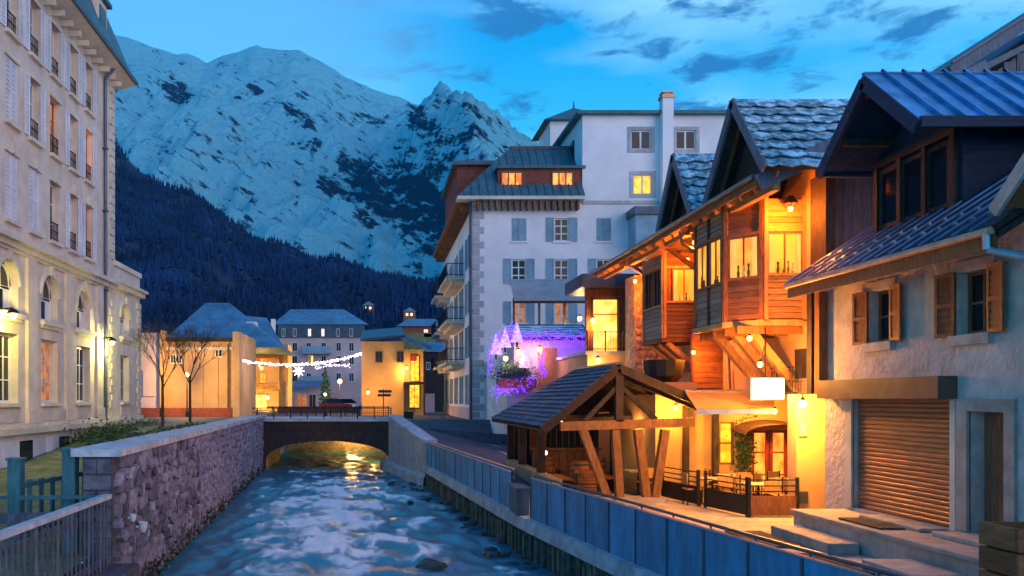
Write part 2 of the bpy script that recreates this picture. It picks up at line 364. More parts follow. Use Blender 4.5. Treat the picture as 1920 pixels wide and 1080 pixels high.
def Yx(px, X): return X * FPX / (px - CX)            # depth at which a point of known X shows at px

# ================================================================ THE SETTING
WATER, PLAZA = -4.0, -3.0
def lerp(a, b, t): t = max(0, min(1, t)); return a + (b - a) * t
def interp(tab, x):
    if x <= tab[0][0]: return tab[0][1]
    for (a, va), (b, vb) in zip(tab, tab[1:]):
        if x <= b: return va + (vb - va) * (x - a) / (b - a)
    return tab[-1][1]
XF_T = [(-10, 7.6), (4, 6.32), (10, 5.46), (20.8, 3.93), (22.6, 3.75), (37.8, 2.44), (46, .95), (60, .95)]
def XF(y): return interp(XF_T, y)             # line of the fence on the right bank
def XL(y): return -4.9 - .046 * (y - 15.5)     # face of the stone wall on the left bank
def zR(x, y): # ground on the right bank: flat by the houses, climbing to the bridge
    r = lerp(0, 1, (y - 27) / 20)
    return PLAZA + r * lerp(1.6, .45, (x - 2) / 4.5) + lerp(0, .3, (y - 60) / 30)
def zL(x, y): return interp([(0, -3.0), (20, -2.9), (30, -2.35), (40, -1.45), (46, -1.3)], y)

def grid(name, fx, fz, ys, n, m, smooth=True):
    """a sheet between two lines fx(y) -> (x0, x1)"""
    mb = MB(); vs = []; fs = []
    for y in ys:
        a, b = fx(y)
        for i in range(n + 1): x = a + (b - a) * i / n; vs.append((x, y, fz(x, y)))
    for j in range(len(ys) - 1):
        for i in range(n): k = j * (n + 1) + i; fs.append((k, k + 1, k + n + 2, k + n + 1))
    mb.add(vs, fs); return struct(name, mb, m, smooth)
yy = [-12 + i * 1.0 for i in range(60)] + [48 + i * 4 for i in range(56)]
grid('ground_right', lambda y: (XF(y) + .1 if y < 47 else .95, 60), lambda x, y: zR(x, y) + .012 * noise.noise((x * .8, y * .8, 3)), [-12 + i for i in range(59)], 60, 'paving')
yfar = [46 + i * 4 for i in range(60)]
grid('street', lambda y: (1.0 if y < 54.5 else -60, 9.0 if y < 47 else 60), lambda x, y: zR(x, y) - .03 if y < 54 else -1.35 + .0 * x, [46, 48, 50, 52, 54], 20, 'asphalt')
grid('road', lambda y: (-80, 80), lambda x, y: -1.42, [54.4 + i * 8 for i in range(32)], 4, 'asphalt')
grid('lane', lambda y: (XF(y) + .55, 10.5), lambda x, y: zR(x, y) + .02, [26 + i for i in range(21)], 14, 'asphalt')
grid('ground_left', lambda y: (-60, XL(y) - .35), lambda x, y: zL(x, y) + .03 * noise.noise((x * .7, y * .7, 1)), [-12 + i * 1.0 for i in range(67)], 50, 'lawn')
grid('pavement', lambda y: (-60, XL(y) - .35), lambda x, y: zL(x, y) + .05, [38 + i * 1.0 for i in range(17)], 24, 'asphalt')

# river: a rough mountain stream, waves running with the current
def river():
    mb = MB(); ys = []; y = 5.0
    while y < 90: ys.append(y); y += .11 + y * .0035
    n = 110; vs = []; fs = []; foam = []
    for y in ys:
        a, b = XL(min(y, 47)) - .3, XF(min(y, 46)) + .3
        for i in range(n + 1):
            x = a + (b - a) * i / n; u = (x - a) / (b - a)
            p = Vector((x * .75 + .12 * y, y * .62, 0))
            h = .12 * noise.noise(p) + .07 * noise.noise((x * 1.9, y * 1.2, 4)) + .02 * noise.noise((x * 4.3, y * 2.2, 8))
            ridge = 1 - abs(noise.noise((x * 1.05 + .6 * noise.noise((x * .5, y * .4, 2)), y * .72, 11)))
            h += .07 * ridge ** 4
            e = min(1, min(u, 1 - u) * 7)
            vs.append((x, y, WATER + h * (.35 + .65 * e)))
            c = math.exp(-((u - .47) / .27) ** 2) * lerp(.25, 1, (46 - y) / 10) * lerp(.1, 1, (y - 15) / 7)
            foam.append(max(0, min(1, .70 * c + (h - .03) * 3.0 + .62 * noise.noise((x * 1.1, y * .5, 21)) - .05)) * e)
    for j in range(len(ys) - 1):
        for i in range(n): k = j * (n + 1) + i; fs.append((k, k + 1, k + n + 2, k + n + 1))
    mb.add(vs, fs)
    m = bpy.data.materials.new('river_water'); m.use_nodes = True; nt = m.node_tree; N = nt.nodes; L = nt.links; b = N['Principled BSDF']
    at = N.new('ShaderNodeAttribute'); at.attribute_name = 'foam'
    geo = N.new('ShaderNodeNewGeometry'); mp = N.new('ShaderNodeMapping'); mp.inputs['Scale'].default_value = (1.0, .5, 1); L.new(geo.outputs['Position'], mp.inputs[0])
    n1 = N.new('ShaderNodeTexNoise'); n1.inputs['Scale'].default_value = 1.5; n1.inputs['Detail'].default_value = 3.5; n1.inputs['Distortion'].default_value = 1.2; L.new(mp.outputs[0], n1.inputs['Vector'])
    s = N.new('ShaderNodeMath'); s.operation = 'MULTIPLY_ADD'; L.new(n1.outputs[0], s.inputs[0]); s.inputs[1].default_value = 1.7; s.inputs[2].default_value = -.85
    a = N.new('ShaderNodeMath'); L.new(at.outputs['Fac'], a.inputs[0]); L.new(s.outputs[0], a.inputs[1])
    r = N.new('ShaderNodeMapRange'); r.interpolation_type = 'SMOOTHSTEP'; r.inputs[1].default_value = .30; r.inputs[2].default_value = .80; L.new(a.outputs[0], r.inputs[0])
    mx = N.new('ShaderNodeMix'); mx.data_type = 'RGBA'; L.new(r.outputs[0], mx.inputs[0]); mx.inputs[6].default_value = (.008, .15, .21, 1); mx.inputs[7].default_value = (.80, .84, .80, 1)
    L.new(mx.outputs[2], b.inputs['Base Color'])
    rr = N.new('ShaderNodeMapRange'); rr.inputs[3].default_value = .28; rr.inputs[4].default_value = .75; L.new(r.outputs[0], rr.inputs[0]); L.new(rr.outputs[0], b.inputs['Roughness'])
    b.inputs['Specular IOR Level'].default_value = .7
    n2 = N.new('ShaderNodeTexNoise'); n2.inputs['Scale'].default_value = 9; n2.inputs['Detail'].default_value = 4; L.new(mp.outputs[0], n2.inputs['Vector'])
    bp = N.new('ShaderNodeBump'); bp.inputs['Strength'].default_value = .15; bp.inputs['Distance'].default_value = .06; L.new(n2.outputs[0], bp.inputs['Height']); L.new(bp.outputs[0], b.inputs['Normal'])
    o = struct('river', mb, m, True)
    at_ = o.data.attributes.new('foam', 'FLOAT', 'POINT'); at_.data.foreach_set('value', foam)
river()

# ---------------------------------------------------------------- mountains
RID = [(-400, -120), (-200, -60), (0, 0), (120, 30), (190, 58), (250, 75), (330, 102), (350, 101), (365, 105), (388, 119), (420, 104), (450, 96), (482, 84), (497, 90), (520, 93), (560, 95), (600, 114), (650, 145), (700, 168), (760, 186), (800, 205), (840, 250), (900, 300), (1000, 335), (1200, 370), (1500, 400), (2000, 430), (2600, 480)]
def inpoly(x, y, P):
    c = False; j = len(P) - 1
    for i in range(len(P)):
        if (P[i][1] > y) != (P[j][1] > y) and x < (P[j][0] - P[i][0]) * (y - P[i][1]) / (P[j][1] - P[i][1]) + P[i][0]: c = not c
        j = i
    return c
def blob(px, py, cx, cy, rx, ry, ang=0):
    a = rad(ang); dx, dy = px - cx, py - cy; x = dx * math.cos(a) + dy * math.sin(a); y = -dx * math.sin(a) + dy * math.cos(a)
    return max(0, 1 - (x / rx) ** 2 - (y / ry) ** 2)
def mountain():
    Y0, Y1 = 1900, 6500
    nx, ny = 560, 270; vs = []; fs = []; rock = []
    for j in range(ny + 1):
        t = j / ny * 1.12; y = Y0 + (Y1 - Y0) * t
        for i in range(nx + 1):
            x = -5200 + 11000 * (i / nx)
            # ridge height above this line of the slope (world X scaled out along the valley side)
            xr = x * (1 + .12 * (1 - min(t, 1)))
            px = CX + xr * FPX / Y1
            rz = (CY - interp(RID, px)) / FPX * Y1
            g = min(t, 1) ** 1.25 if t <= 1 else 1 - (t - 1) * 3
            h = rz * g
            q = Vector((x * .00042 + y * .00018, y * .00034 - x * .00016, .3))
            rn = noise.ridged_multi_fractal(q * 2.4, 1.0, 2.1, 6, 1.0, 2.0)
            fn = noise.fractal(Vector((x, y, 0)) * .0022, 1.0, 2.0, 6)
            amp = math.sin(math.pi * min(1, max(0, t))) ** .8
            h += (rn - 1.15) * 240 * amp + fn * 90 * amp + 25 * noise.fractal(Vector((x, y, 5)) * .006, 1.0, 2.0, 4) * (.5 + amp)
            # the sharp peak standing in front of the ridge, with its long shoulder
            dx, dy = x - 400, y - 5000
            k = .92 if dx > 0 else 1.25
            rp = abs(dx) * k + abs(dy) * (.55 if dy < 0 else 1.2) + .1; pk = 1940 - 2.6 * rp ** .83 - max(0, rp - 800) * .6 + 110 * (noise.ridged_multi_fractal(Vector((x, y, 0)) * .0030, 1, 2.1, 5, 1, 2) - 1.25) * min(1, rp / 700) + 28 * noise.fractal(Vector((x, y, 2)) * .009, 1, 2, 4) * min(1, rp / 350)
            # a dark buttress below it
            bx_, by_ = x - 20, y - 3650
            bt = 820 - abs(bx_) * .75 - abs(by_) * .55 + 120 * (noise.ridged_multi_fractal(Vector((x, y, 9)) * .003, 1, 2.1, 5, 1, 2) - 1.2)
            h = max(h, pk, bt) + 55 * (noise.ridged_multi_fractal(Vector((x + y * .5, y - x * .3, 4)) * .0052, 1, 2.1, 4, 1, 2) - 1.1) * amp
            vs.append((x, y, h))
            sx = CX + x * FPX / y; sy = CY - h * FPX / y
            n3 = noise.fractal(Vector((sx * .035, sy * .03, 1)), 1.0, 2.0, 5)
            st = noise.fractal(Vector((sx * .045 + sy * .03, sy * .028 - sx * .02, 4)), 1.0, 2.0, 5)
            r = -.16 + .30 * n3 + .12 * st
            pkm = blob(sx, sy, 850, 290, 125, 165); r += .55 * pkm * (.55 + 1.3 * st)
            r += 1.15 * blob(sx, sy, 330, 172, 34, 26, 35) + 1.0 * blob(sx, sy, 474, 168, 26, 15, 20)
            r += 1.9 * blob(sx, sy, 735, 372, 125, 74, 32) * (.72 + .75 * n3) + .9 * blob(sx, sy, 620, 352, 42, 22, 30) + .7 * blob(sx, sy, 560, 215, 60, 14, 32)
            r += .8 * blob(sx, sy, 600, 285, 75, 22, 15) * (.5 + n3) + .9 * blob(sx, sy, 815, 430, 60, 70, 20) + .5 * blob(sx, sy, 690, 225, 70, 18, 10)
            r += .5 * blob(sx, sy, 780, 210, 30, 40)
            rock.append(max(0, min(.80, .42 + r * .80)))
    for j in range(ny):
        for i in range(nx): k = j * (nx + 1) + i; fs.append((k, k + 1, k + nx + 2, k + nx + 1))
    m = bpy.data.materials.new('alpine_snow'); m.use_nodes = True; nt = m.node_tree; N = nt.nodes; L = nt.links; b = N['Principled BSDF']; b.inputs['Roughness'].default_value = .9; b.inputs['Specular IOR Level'].default_value = .1
    at = N.new('ShaderNodeAttribute'); at.attribute_name = 'rock'
    geo = N.new('ShaderNodeNewGeometry'); sn = N.new('ShaderNodeSeparateXYZ'); L.new(geo.outputs['Normal'], sn.inputs[0])
    mp = N.new('ShaderNodeMapping'); mp.vector_type = 'TEXTURE'; mp.inputs['Scale'].default_value = (150, 340, 46); mp.inputs['Rotation'].default_value = (0, rad(36), 0); L.new(geo.outputs['Position'], mp.inputs[0])
    n1 = N.new('ShaderNodeTexNoise'); n1.inputs['Scale'].default_value = 1.0; n1.inputs['Detail'].default_value = 9; n1.inputs['Roughness'].default_value = .74; L.new(mp.outputs[0], n1.inputs['Vector'])
    a = N.new('ShaderNodeMath'); a.operation = 'MULTIPLY_ADD'; L.new(n1.outputs[0], a.inputs[0]); a.inputs[1].default_value = 3.4; L.new(at.outputs['Fac'], a.inputs[2])
    s = N.new('ShaderNodeMath'); s.operation = 'MULTIPLY_ADD'; L.new(sn.outputs[2], s.inputs[0]); s.inputs[1].default_value = -.55; L.new(a.outputs[0], s.inputs[2])
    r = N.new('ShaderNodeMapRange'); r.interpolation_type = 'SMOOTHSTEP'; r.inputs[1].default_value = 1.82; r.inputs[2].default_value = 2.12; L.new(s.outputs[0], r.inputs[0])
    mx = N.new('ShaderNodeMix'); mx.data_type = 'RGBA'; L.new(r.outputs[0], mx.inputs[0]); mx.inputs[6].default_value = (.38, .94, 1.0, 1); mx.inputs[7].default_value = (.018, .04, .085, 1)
    L.new(mx.outputs[2], b.inputs['Base Color'])
    n2 = N.new('ShaderNodeTexNoise'); n2.inputs['Scale'].default_value = .016; n2.inputs['Detail'].default_value = 9; n2.inputs['Roughness'].default_value = .72; L.new(geo.outputs['Position'], n2.inputs['Vector'])
    bp = N.new('ShaderNodeBump'); bp.inputs['Strength'].default_value = 1.0; bp.inputs['Distance'].default_value = 95; L.new(n2.outputs[0], bp.inputs['Height']); L.new(bp.outputs[0], b.inputs['Normal'])
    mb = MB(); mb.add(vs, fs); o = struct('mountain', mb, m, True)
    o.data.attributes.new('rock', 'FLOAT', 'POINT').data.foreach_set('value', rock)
mountain()

TRL = [(-900, -420), (-200, -60), (60, 120), (150, 190), (205, 238), (250, 292), (300, 332), (350, 362), (420, 402), (480, 441), (520, 458), (570, 474), (620, 492), (700, 512), (760, 524), (820, 545), (900, 580), (1000, 610), (1300, 640), (2600, 690)]
def hillz(x, y):
    Y0, Y1 = 300.0, 1600.0
    t = (y - Y0) / (Y1 - Y0); px = CX + x * FPX / Y1
    rz = (CY - interp(TRL, px)) / FPX * Y1 - 8
    g = max(0, min(1, t)) ** .95 if t <= 1 else max(-.2, 1 - (t - 1) * 1.6)
    h = rz * g + 34 * noise.fractal(Vector((x, y, 3)) * .0075, 1, 2, 4) * min(1, max(0, t) * 3) + 10 * noise.noise((x * .012, y * .006, 1)) * min(1, max(0, t) * 3)
    return -1.6 + max(0, h) if t <= 1 else -1.6 + h
def hill():
    mb = MB(); vs = []; fs = []; nx, ny = 170, 70
    for j in range(ny + 1):
        y = 255 + 1700 * j / ny
        for i in range(nx + 1):
            x = -1700 + 3600 * i / nx; vs.append((x, y, hillz(x, y)))
    for j in range(ny):
        for i in range(nx): k = j * (nx + 1) + i; fs.append((k, k + 1, k + nx + 2, k + nx + 1))
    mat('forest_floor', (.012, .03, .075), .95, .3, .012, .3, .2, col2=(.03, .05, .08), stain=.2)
    mb.add(vs, fs); struct('hill', mb, 'forest_floor', True)
    fm = MB(); r = random.Random(3)
    cnt = 0
    while cnt < 24000:
        y = 420 + 1290 * r.random() ** .62; px = r.uniform(140, 960); x = (px - CX) * y / FPX
        z = hillz(x, y)
        if y > 1500 and r.random() < .35 + .5 * noise.noise((x * .02, y * .02, 7)): cnt += 1; continue
        h = r.uniform(6, 14) * (1 + .3 * noise.noise((x * .01, y * .01, 2))); w = h * r.uniform(.16, .24); a0 = r.random() * 6
        n = 5; ring = [(x + w * math.cos(a0 + k * 6.2832 / n), y + w * math.sin(a0 + k * 6.2832 / n), z + h * .05) for k in range(n)]
        rg2 = [(x + w * .62 * math.cos(a0 + .6 + k * 6.2832 / n), y + w * .62 * math.sin(a0 + .6 + k * 6.2832 / n), z + h * .42) for k in range(n)]
        fm.add(ring + [(x, y, z + h * .62)], [(k, (k + 1) % n, n) for k in range(n)])
        fm.add(rg2 + [(x, y, z + h)], [(k, (k + 1) % n, n) for k in range(n)])
        cnt += 1
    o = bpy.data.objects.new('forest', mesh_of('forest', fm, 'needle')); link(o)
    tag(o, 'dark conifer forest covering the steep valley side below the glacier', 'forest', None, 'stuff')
hill()

# ================================================================ LEFT BANK
# ---- the long stone building
def stone_building():
    t = thing('stone_building', 'tall cream stone building with shuttered windows and arched lower floor by the river', 'building', (-13, 33, -2.7))
    F = Fr((-13, 0, 0), (0, 1, 0), (1, 0, 0)); U0, U1, U2 = 17.0, 41.3, 46.0
    cols = [21.6, 23.65, 25.7, 27.7, 29.7, 31.7, 33.75, 35.8, 37.7]; rows = [(6.4, 8.8), (9.9, 12.2), (13.1, 15.2)]
    arch = [21.8, 25.6, 29.4, 33.2, 37.1]
    holes = [(c - .5, c + .5, a, b) for c in cols for a, b in rows] + [(c - .85, c + .85, 3.1, 4.95, True) for c in arch] + [(c - .85, c + .85, -.15, 2.35) for c in arch]
    part(t, 'wall', wall(F, U0, U1, -1.1, 15.75, holes, .42), 'cream')
    hw = [(42.5, 44.0, 3.25, 4.95, True), (42.5, 44.0, -.15, 2.25)]
    w = wall(F, U1, U2, -1.1, 6.8, hw, .42)
    w.add([F.p(U2, -2.7), F.p(U2, 6.8), F.p(U2, 6.8, -9), F.p(U2, -2.7, -9)], [(0, 1, 2, 3)]); w.add([F.p(U1, 6.8), F.p(U2, 6.8), F.p(U2, 6.8, -9), F.p(U1, 6.8, -9)], [(0, 1, 2, 3)])
    part(t, 'wing_wall', w, 'cream')
    e = MB(); e.add([F.p(U1, 6.8), F.p(U1, 15.75), F.p(U1, 15.75, -11), F.p(U1, 6.8, -11)], [(0, 1, 2, 3)]); part(t, 'end_wall', e, 'cream'); e = MB(); e.add([F.p(U0, -2.7), F.p(U0, 15.75), F.p(U0, 15.75, -11), F.p(U0, -2.7, -11)], [(0, 1, 2, 3)])
    part(t, 'end_wall', e, 'cream')
    b = MB(); F.box(b, U0, U2 + .1, -2.75, -1.28, -.5, .06); part(t, 'plinth', b, 'old_plaster')
    for u in (24.2, 27.5, 30.8, 34.6):
        g = MB(); F.box(g, u - .55, u + .55, -2.3, -1.55, .062, .09); part(t, 'basement_window', g, 'glass')
    for u in (26, 29.2, 33, 36.4):
        g = MB(); F.box(g, u - .3, u + .3, -2.7, -1.5, .062, .1); part(t, 'plinth_panel', g, 'white_stucco')
    b = MB(); F.box(b, U0, U2 + .25, -1.28, -1.05, -.2, .34); F.box(b, U0, U2 + .2, -1.04, -.9, -.2, .16); part(t, 'ledge', b, 'cream_trim')
    b = MB(); F.box(b, U0, U1 - .1, 5.42, 5.62, -.1, .22); F.box(b, U0, U1 - .05, 5.625, 5.8, -.1, .42); F.box(b, U0, U1 - .1, 5.3, 5.415, -.1, .1); part(t, 'cornice', b, 'cream_trim')
    b = MB(); F.box(b, U1, U2 + .22, 5.6, 5.85, -.2, .25); F.box(b, U1, U2 + .34, 5.855, 5.98, -.2, .4); F.box(b, U1, U2 + .08, 6.7, 6.95, -.3, .1); part(t, 'wing_cornice', b, 'cream_trim')
    for u in (23.7, 27.5, 31.3, 35.15, 39.05):
        g = MB(); F.box(g, u - .42, u + .42, -.9, 5.29, -.02, .12); F.box(g, u - .5, u + .5, -.9, -.4, .12, .18); part(t, 'pilaster', g, 'cream')
    for k in range(16):
        v = -.85 + k * .385; d_ = .62 if k % 2 else .42
        g = MB(); F.box(g, U2 - d_, U2 + .05, v, v + .34, -.3, .07); part(t, 'quoin', g, 'quoin')
        if k < 15: g = MB(); F.box(g, U1 - .35 - .2 * (k % 2), U1 - .02, v, v + .34, -.1, .06); part(t, 'quoin', g, 'quoin')
    for k in range(22):
        v = 6.95 + k * .39; d_ = .6 if k % 2 else .4
        g = MB(); F.box(g, U1 - d_, U1 + .06, v, v + .345, -.3, .075); part(t, 'quoin', g, 'quoin')
    # windows and shutters
    shut = {(0, 29.7), (0, 31.7), (1, 29.7), (0, 23.65), (2, 21.6)}
    for i, (a, b_) in enumerate(rows):
        for c in cols:
            if (i, c) in shut:
                f = window(t, F, c - .5, c + .5, a, b_, .3, 'frame_white', 'glass', 2, 3, sill=.16)
                for s in (-1, 1):
                    u0, u1 = sorted((c, c + s * .5)); shutter(t, F, u0 + .01, u1 - .01, a + .02, b_ - .02, 'shutter_pale', -.06, .045, 14)
            else:
                lit = {(1, 37.7): 'lit_orange', (0, 37.7): 'lit_dim', (1, 33.75): 'lit_dim'}.get((i, c), 'glass')
                f = window(t, F, c - .5, c + .5, a, b_, .34, 'frame_wood' if lit != 'glass' else 'frame_white', lit, 2, 3, sill=.16)
                g = MB()
                for v in (a + .12, a + .45, a + .78): F.box(g, c - .5, c + .5, v, v + .035, -.08, -.045)
                for k in range(7): u = c - .45 + k * .15; F.box(g, u - .012, u + .012, a + .12, a + .78, -.07, -.05)
                part(f, 'guard_rail', g, 'black_metal')
                for s in (-1, 1):
                    if (i, c) in ((0, 33.75), (1, 33.75)) : continue
                    u0, u1 = sorted((c + s * .52, c + s * .96)); shutter(t, F, u0, u1, a, b_, 'shutter_pale', .02, .045, 14)
            if i == 0:
                g = MB(); F.box(g, c - .12, c + .12, b_ + .02, b_ + .42, -.02, .12); part(t, 'keystone', g, 'cream_trim')
            g = MB(); F.box(g, c - .62, c + .62, b_ + .0, b_ + .14, -.02, .07); part(t, 'lintel', g, 'cream_trim')
    for c in arch + [43.25]:
        hw_ = .85 if c < 40 else .75; top = 4.95; bot = 3.1 if c < 40 else 3.25
        f = window(t, F, c - hw_, c + hw_, bot, top, .36, 'frame_white', 'glass', 2, 2, .11, arch=True, name='arched_window', bar=.1)
        g = MB(); F.box(g, c - hw_ + .1, c + hw_ - .1, bot + .05, bot + .95, -.33, -.29); part(f, 'lower_panel', g, 'frame_white')
        g = MB(); F.box(g, c - .28, c + .22, bot + .12, bot + .82, -.292, -.28); part(f, 'vent_pane', g, 'glass')
        g = MB()
        for k in range(12):
            t0, t1 = k * math.pi / 12, (k + 1) * math.pi / 12; P = lambda rr, tt, w: F.p(c + rr * math.cos(tt), top - hw_ + rr * math.sin(tt), w)
            g.hexa([P(hw_ + .02, t0, -.02), P(hw_ + .02, t1, -.02), P(hw_ + .2, t1, -.02), P(hw_ + .2, t0, -.02), P(hw_ + .02, t0, .08), P(hw_ + .02, t1, .08), P(hw_ + .2, t1, .08), P(hw_ + .2, t0, .08)])
        F.box(g, c - .13, c + .13, top + .0, top + .34, .0, .15); part(t, 'arch_surround', g, 'cream_trim')
        g = MB(); F.box(g, c - hw_ - .2, c + hw_ + .2, bot - .2, bot - .02, -.1, .22); F.box(g, c - hw_ - .1, c + hw_ + .1, bot - .32, bot - .2, -.05, .12); part(t, 'arch_sill', g, 'cream_trim')
        lit = 'lit_dim' if c == 33.2 else 'glass'; tp = 2.35 if c < 40 else 2.25
        f = window(t, F, c - hw_, c + hw_, -.15, tp, .36, 'frame_white', lit, 3, 3, .1, name='tall_window', sill=.18)
        g = MB(); F.box(g, c - hw_ - .05, c + hw_ + .05, -.85, -.34, -.02, .05); part(t, 'apron_panel', g, 'cream_trim')
    # eaves, roof and dormers
    b = MB(); b.prism([F.p(U0, 15.75, -.2), F.p(U0, 15.75, .12), F.p(U0, 15.98, .86), F.p(U0, 16.08, .86), F.p(U0, 16.08, -.2)], F.u * (U1 + .85 - U0)); part(t, 'soffit', b, 'cream_trim')
    b = MB(); F.box(b, U0, U1 + .95, 16.0, 16.17, .87, 1.0); part(t, 'gutter', b, 'metal_dark')
    for k in range(26):
        u = U0 + .5 + k * .94; g = MB(); F.box(g, u - .07, u + .07, 15.5, 15.74, 0, .5); part(t, 'eave_bracket', g, 'cream_trim')
    b = MB(); b.hexa([F.p(U0, 16.1, .85), F.p(U1 + .8, 16.1, .85), F.p(U1 + .8, 16.1, -11), F.p(U0, 16.1, -11), F.p(U0, 20.2, -.7), F.p(U1 - .6, 20.2, -.7), F.p(U1 - .6, 20.2, -10), F.p(U0, 20.2, -10)]); part(t, 'roof', b, 'teal_roof')
    for c in (27.7, 31.7, 35.8, 38.9):
        D = MB(); F.box(D, c - .65, c + .65, 16.6, 18.7, -1.6, .25); dm = part(t, 'dormer', D, 'cream')
        g = MB(); F.box(g, c - .42, c + .42, 16.9, 18.4, .252, .3); part(dm, 'pane', g, 'glass')
        g = MB(); F.box(g, c - .85, c + .85, 18.72, 18.9, -1.6, .45); part(dm, 'dormer_roof', g, 'teal_roof')
    g = MB(); g.tube(F.p(39.75, 16.0, .6), F.p(39.75, 15.4, .12), .075); g.tube(F.p(39.75, 15.4, .12), F.p(39.75, -.9, .15), .075); g.tube(F.p(39.75, -.9, .15), F.p(39.9, -2.6, .3), .075)
    for v in (12, 9, 5.2, 2, -.4): F.box(g, 39.64, 39.86, v, v + .07, 0, .24)
    part(t, 'drainpipe', g, 'metal_dark')
stone_building()
def wall_lamp(label, u, v, power, col, m):
    p = (-12.35, u, v); t = thing('wall_lamp', label, 'lamp', (-12.9, u, v), 'lamps on the cream stone building')
    b = MB(); b.beam((-12.95, u, v + .12), (-12.35, u, v + .16), .06, .06); part(t, 'bracket', b, 'black_metal')
    b = MB(); b.lathe((p[0], u, v - .02), [(.06, .16), (.16, .1), (.22, 0)][::-1], 10); part(t, 'lamp_shade', b, 'black_metal')
    b = MB(); b.ball((p[0], u, v - .07), .13, 10, 6); part(t, 'bulb', b, m, True)
    light(t, 'light', (p[0], u, v - .28), col, power, .12)
wall_lamp('yellow glowing lamp next to the drainpipe on the cream building', 39.1, 2.75, 420, (1, .92, .28), 'lamp_yellow')
wall_lamp('yellow glowing lamp above the leftmost tall window of the cream building', 28.35, 2.95, 330, (1, .85, .16), 'lamp_yellow')

# ---- the rubble river wall: nearest 300 stones are pieces, the rest one mass
def stone_mesh(seed):
    r = random.Random(seed); n = 7; o = []; i_ = []; 
    for k in range(n):
        a = 2 * math.pi * k / n + r.uniform(-.2, .2); q = r.uniform(.8, 1.12); o.append((math.cos(a) * q * .5, math.sin(a) * q * .5)); i_.append(r.uniform(.72, .86))
    vs = [(0, x, y) for x, y in o] + [(r.uniform(.055, .1), x * s * 1.12, y * s * 1.12) for (x, y), s in zip(o, i_)] + [(.1, r.uniform(-.08, .08), r.uniform(-.08, .08))]
    fs = [(k, (k + 1) % n, n + (k + 1) % n, n + k) for k in range(n)] + [(n + k, n + (k + 1) % n, 2 * n) for k in range(n)]
    mb = MB(); mb.add(vs, fs); return mb
def river_wall():
    t = thing('river_wall', 'high rubble stone river wall with flat coping on the left bank', 'wall', (-4.9, 15.5, -4.3))
    Y0, Y1 = 15.5, 48.0; top = -1.08
    b = MB(); b.prism([(XL(Y0), Y0, -5), (XL(Y1), Y1, -5), (XL(Y1) - .55, Y1, -5), (XL(Y0) - .55, Y0, -5)], (0, 0, 5 + top)); part(t, 'wall_core', b, 'mortar')
    y = Y0 - .08
    k = 0
    while y < Y1:
        L_ = 1.9; y2 = min(y + L_, Y1); b = MB()
        q0, q1 = y, y2 - .015
        b.hexa([(XL(q0) + .17, q0, top), (XL(q1) + .17, q1, top), (XL(q1) - .75, q1, top), (XL(q0) - .75, q0, top), (XL(q0) + .17, q0, top + .14), (XL(q1) + .17, q1, top + .14), (XL(q1) - .75, q1, top + .15), (XL(q0) - .75, q0, top + .15)])
        part(t, 'coping_stone', b, 'concrete'); y = y2
    var = [stone_mesh(s) for s in range(9)]; vm = [mesh_of('stone', m_, 'rubble') for m_ in var]
    r = random.Random(11); spots = []
    z = -4.15
    while z < top - .12:
        h = r.uniform(.22, .34); y = Y0 + r.uniform(0, .3)
        while y < Y1:
            L_ = r.uniform(.24, .52) * (1.15 if y < 25 else 1); spots.append((y + L_ / 2, z + h / 2 + r.uniform(-.05, .05), L_, h)); y += L_ * .93
        z += h * .9
    spots.sort(key=lambda s: s[0]); rest = MB()
    ang = math.atan2(-.046, 1)
    for k, (y, z, L_, h) in enumerate(spots):
        vi = r.randrange(9); th = r.uniform(.7, 1.7); rot = Matrix.Rotation(-ang, 3, 'Z') @ Matrix.Rotation(r.uniform(-.5, .5), 3, 'X')
        S = Matrix.Diagonal((th, L_ * 1.14, h * 1.2)); M = rot @ S; loc = Vector((XL(y) - .012, y, z))
        if k < 300: piece(t, 'stone', vm[vi], loc, M)
        else: rest.add([M @ Vector(p) + loc for p in var[vi].v], var[vi].f)
    part(t, 'far_stones', rest, 'rubble', kind='stuff')
    e = MB(); r2 = random.Random(5)
    for z in [(-4.1 + .3 * i) for i in range(10)]:
        e.box(XL(Y0) - .53, XL(Y0) - .3 + r2.uniform(-.05, .05), Y0 - .03, Y0, z, z + .27); e.box(XL(Y0) - .27, XL(Y0) - .02, Y0 - .035, Y0, z, z + .27)
    part(t, 'end_block', e, 'rubble')
    ms = MB(); pts = []
    for _ in range(2600):
        y = Y0 + (Y1 - Y0) * r2.random() ** 1.6; c = noise.noise((y * .9, 3, 1))
        if c < -.05 and r2.random() < .8: continue
        pts.append((XL(y) + r2.uniform(.02, .22), y, WATER + .02 + abs(r2.gauss(0, .2)) * (1 + c)))
    leaves(ms, pts, .055, r2)
    o = bpy.data.objects.new('moss', mesh_of('moss', ms, 'moss')); link(o); tag(o, 'dark green moss and weeds along the foot of the rubble wall', 'moss', None, 'stuff')
river_wall()
for i, (y, z, lab) in enumerate(((16.3, -2.32, 'small pale cup-shaped spout on the rubble wall, nearer the railing'), (17.15, -2.62, 'larger pale cup-shaped spout on the rubble wall, lower of two'))):
    s = .07 + .03 * i; x = XL(y) + .2; b = MB(); b.lathe((x, y, z), [(s * .45, -s * 1.4), (s * .8, -s * .6), (s, s * .7), (s * .86, s * .7), (s * .6, -s * .3)], 12); b.tube((x - .2, y, z - s * .3), (x - s * .5, y, z - s * .3), .03)
    solo('wall_spout', lab, 'spout', b, 'ceramic', smooth=False, group='cup spouts on the river wall')
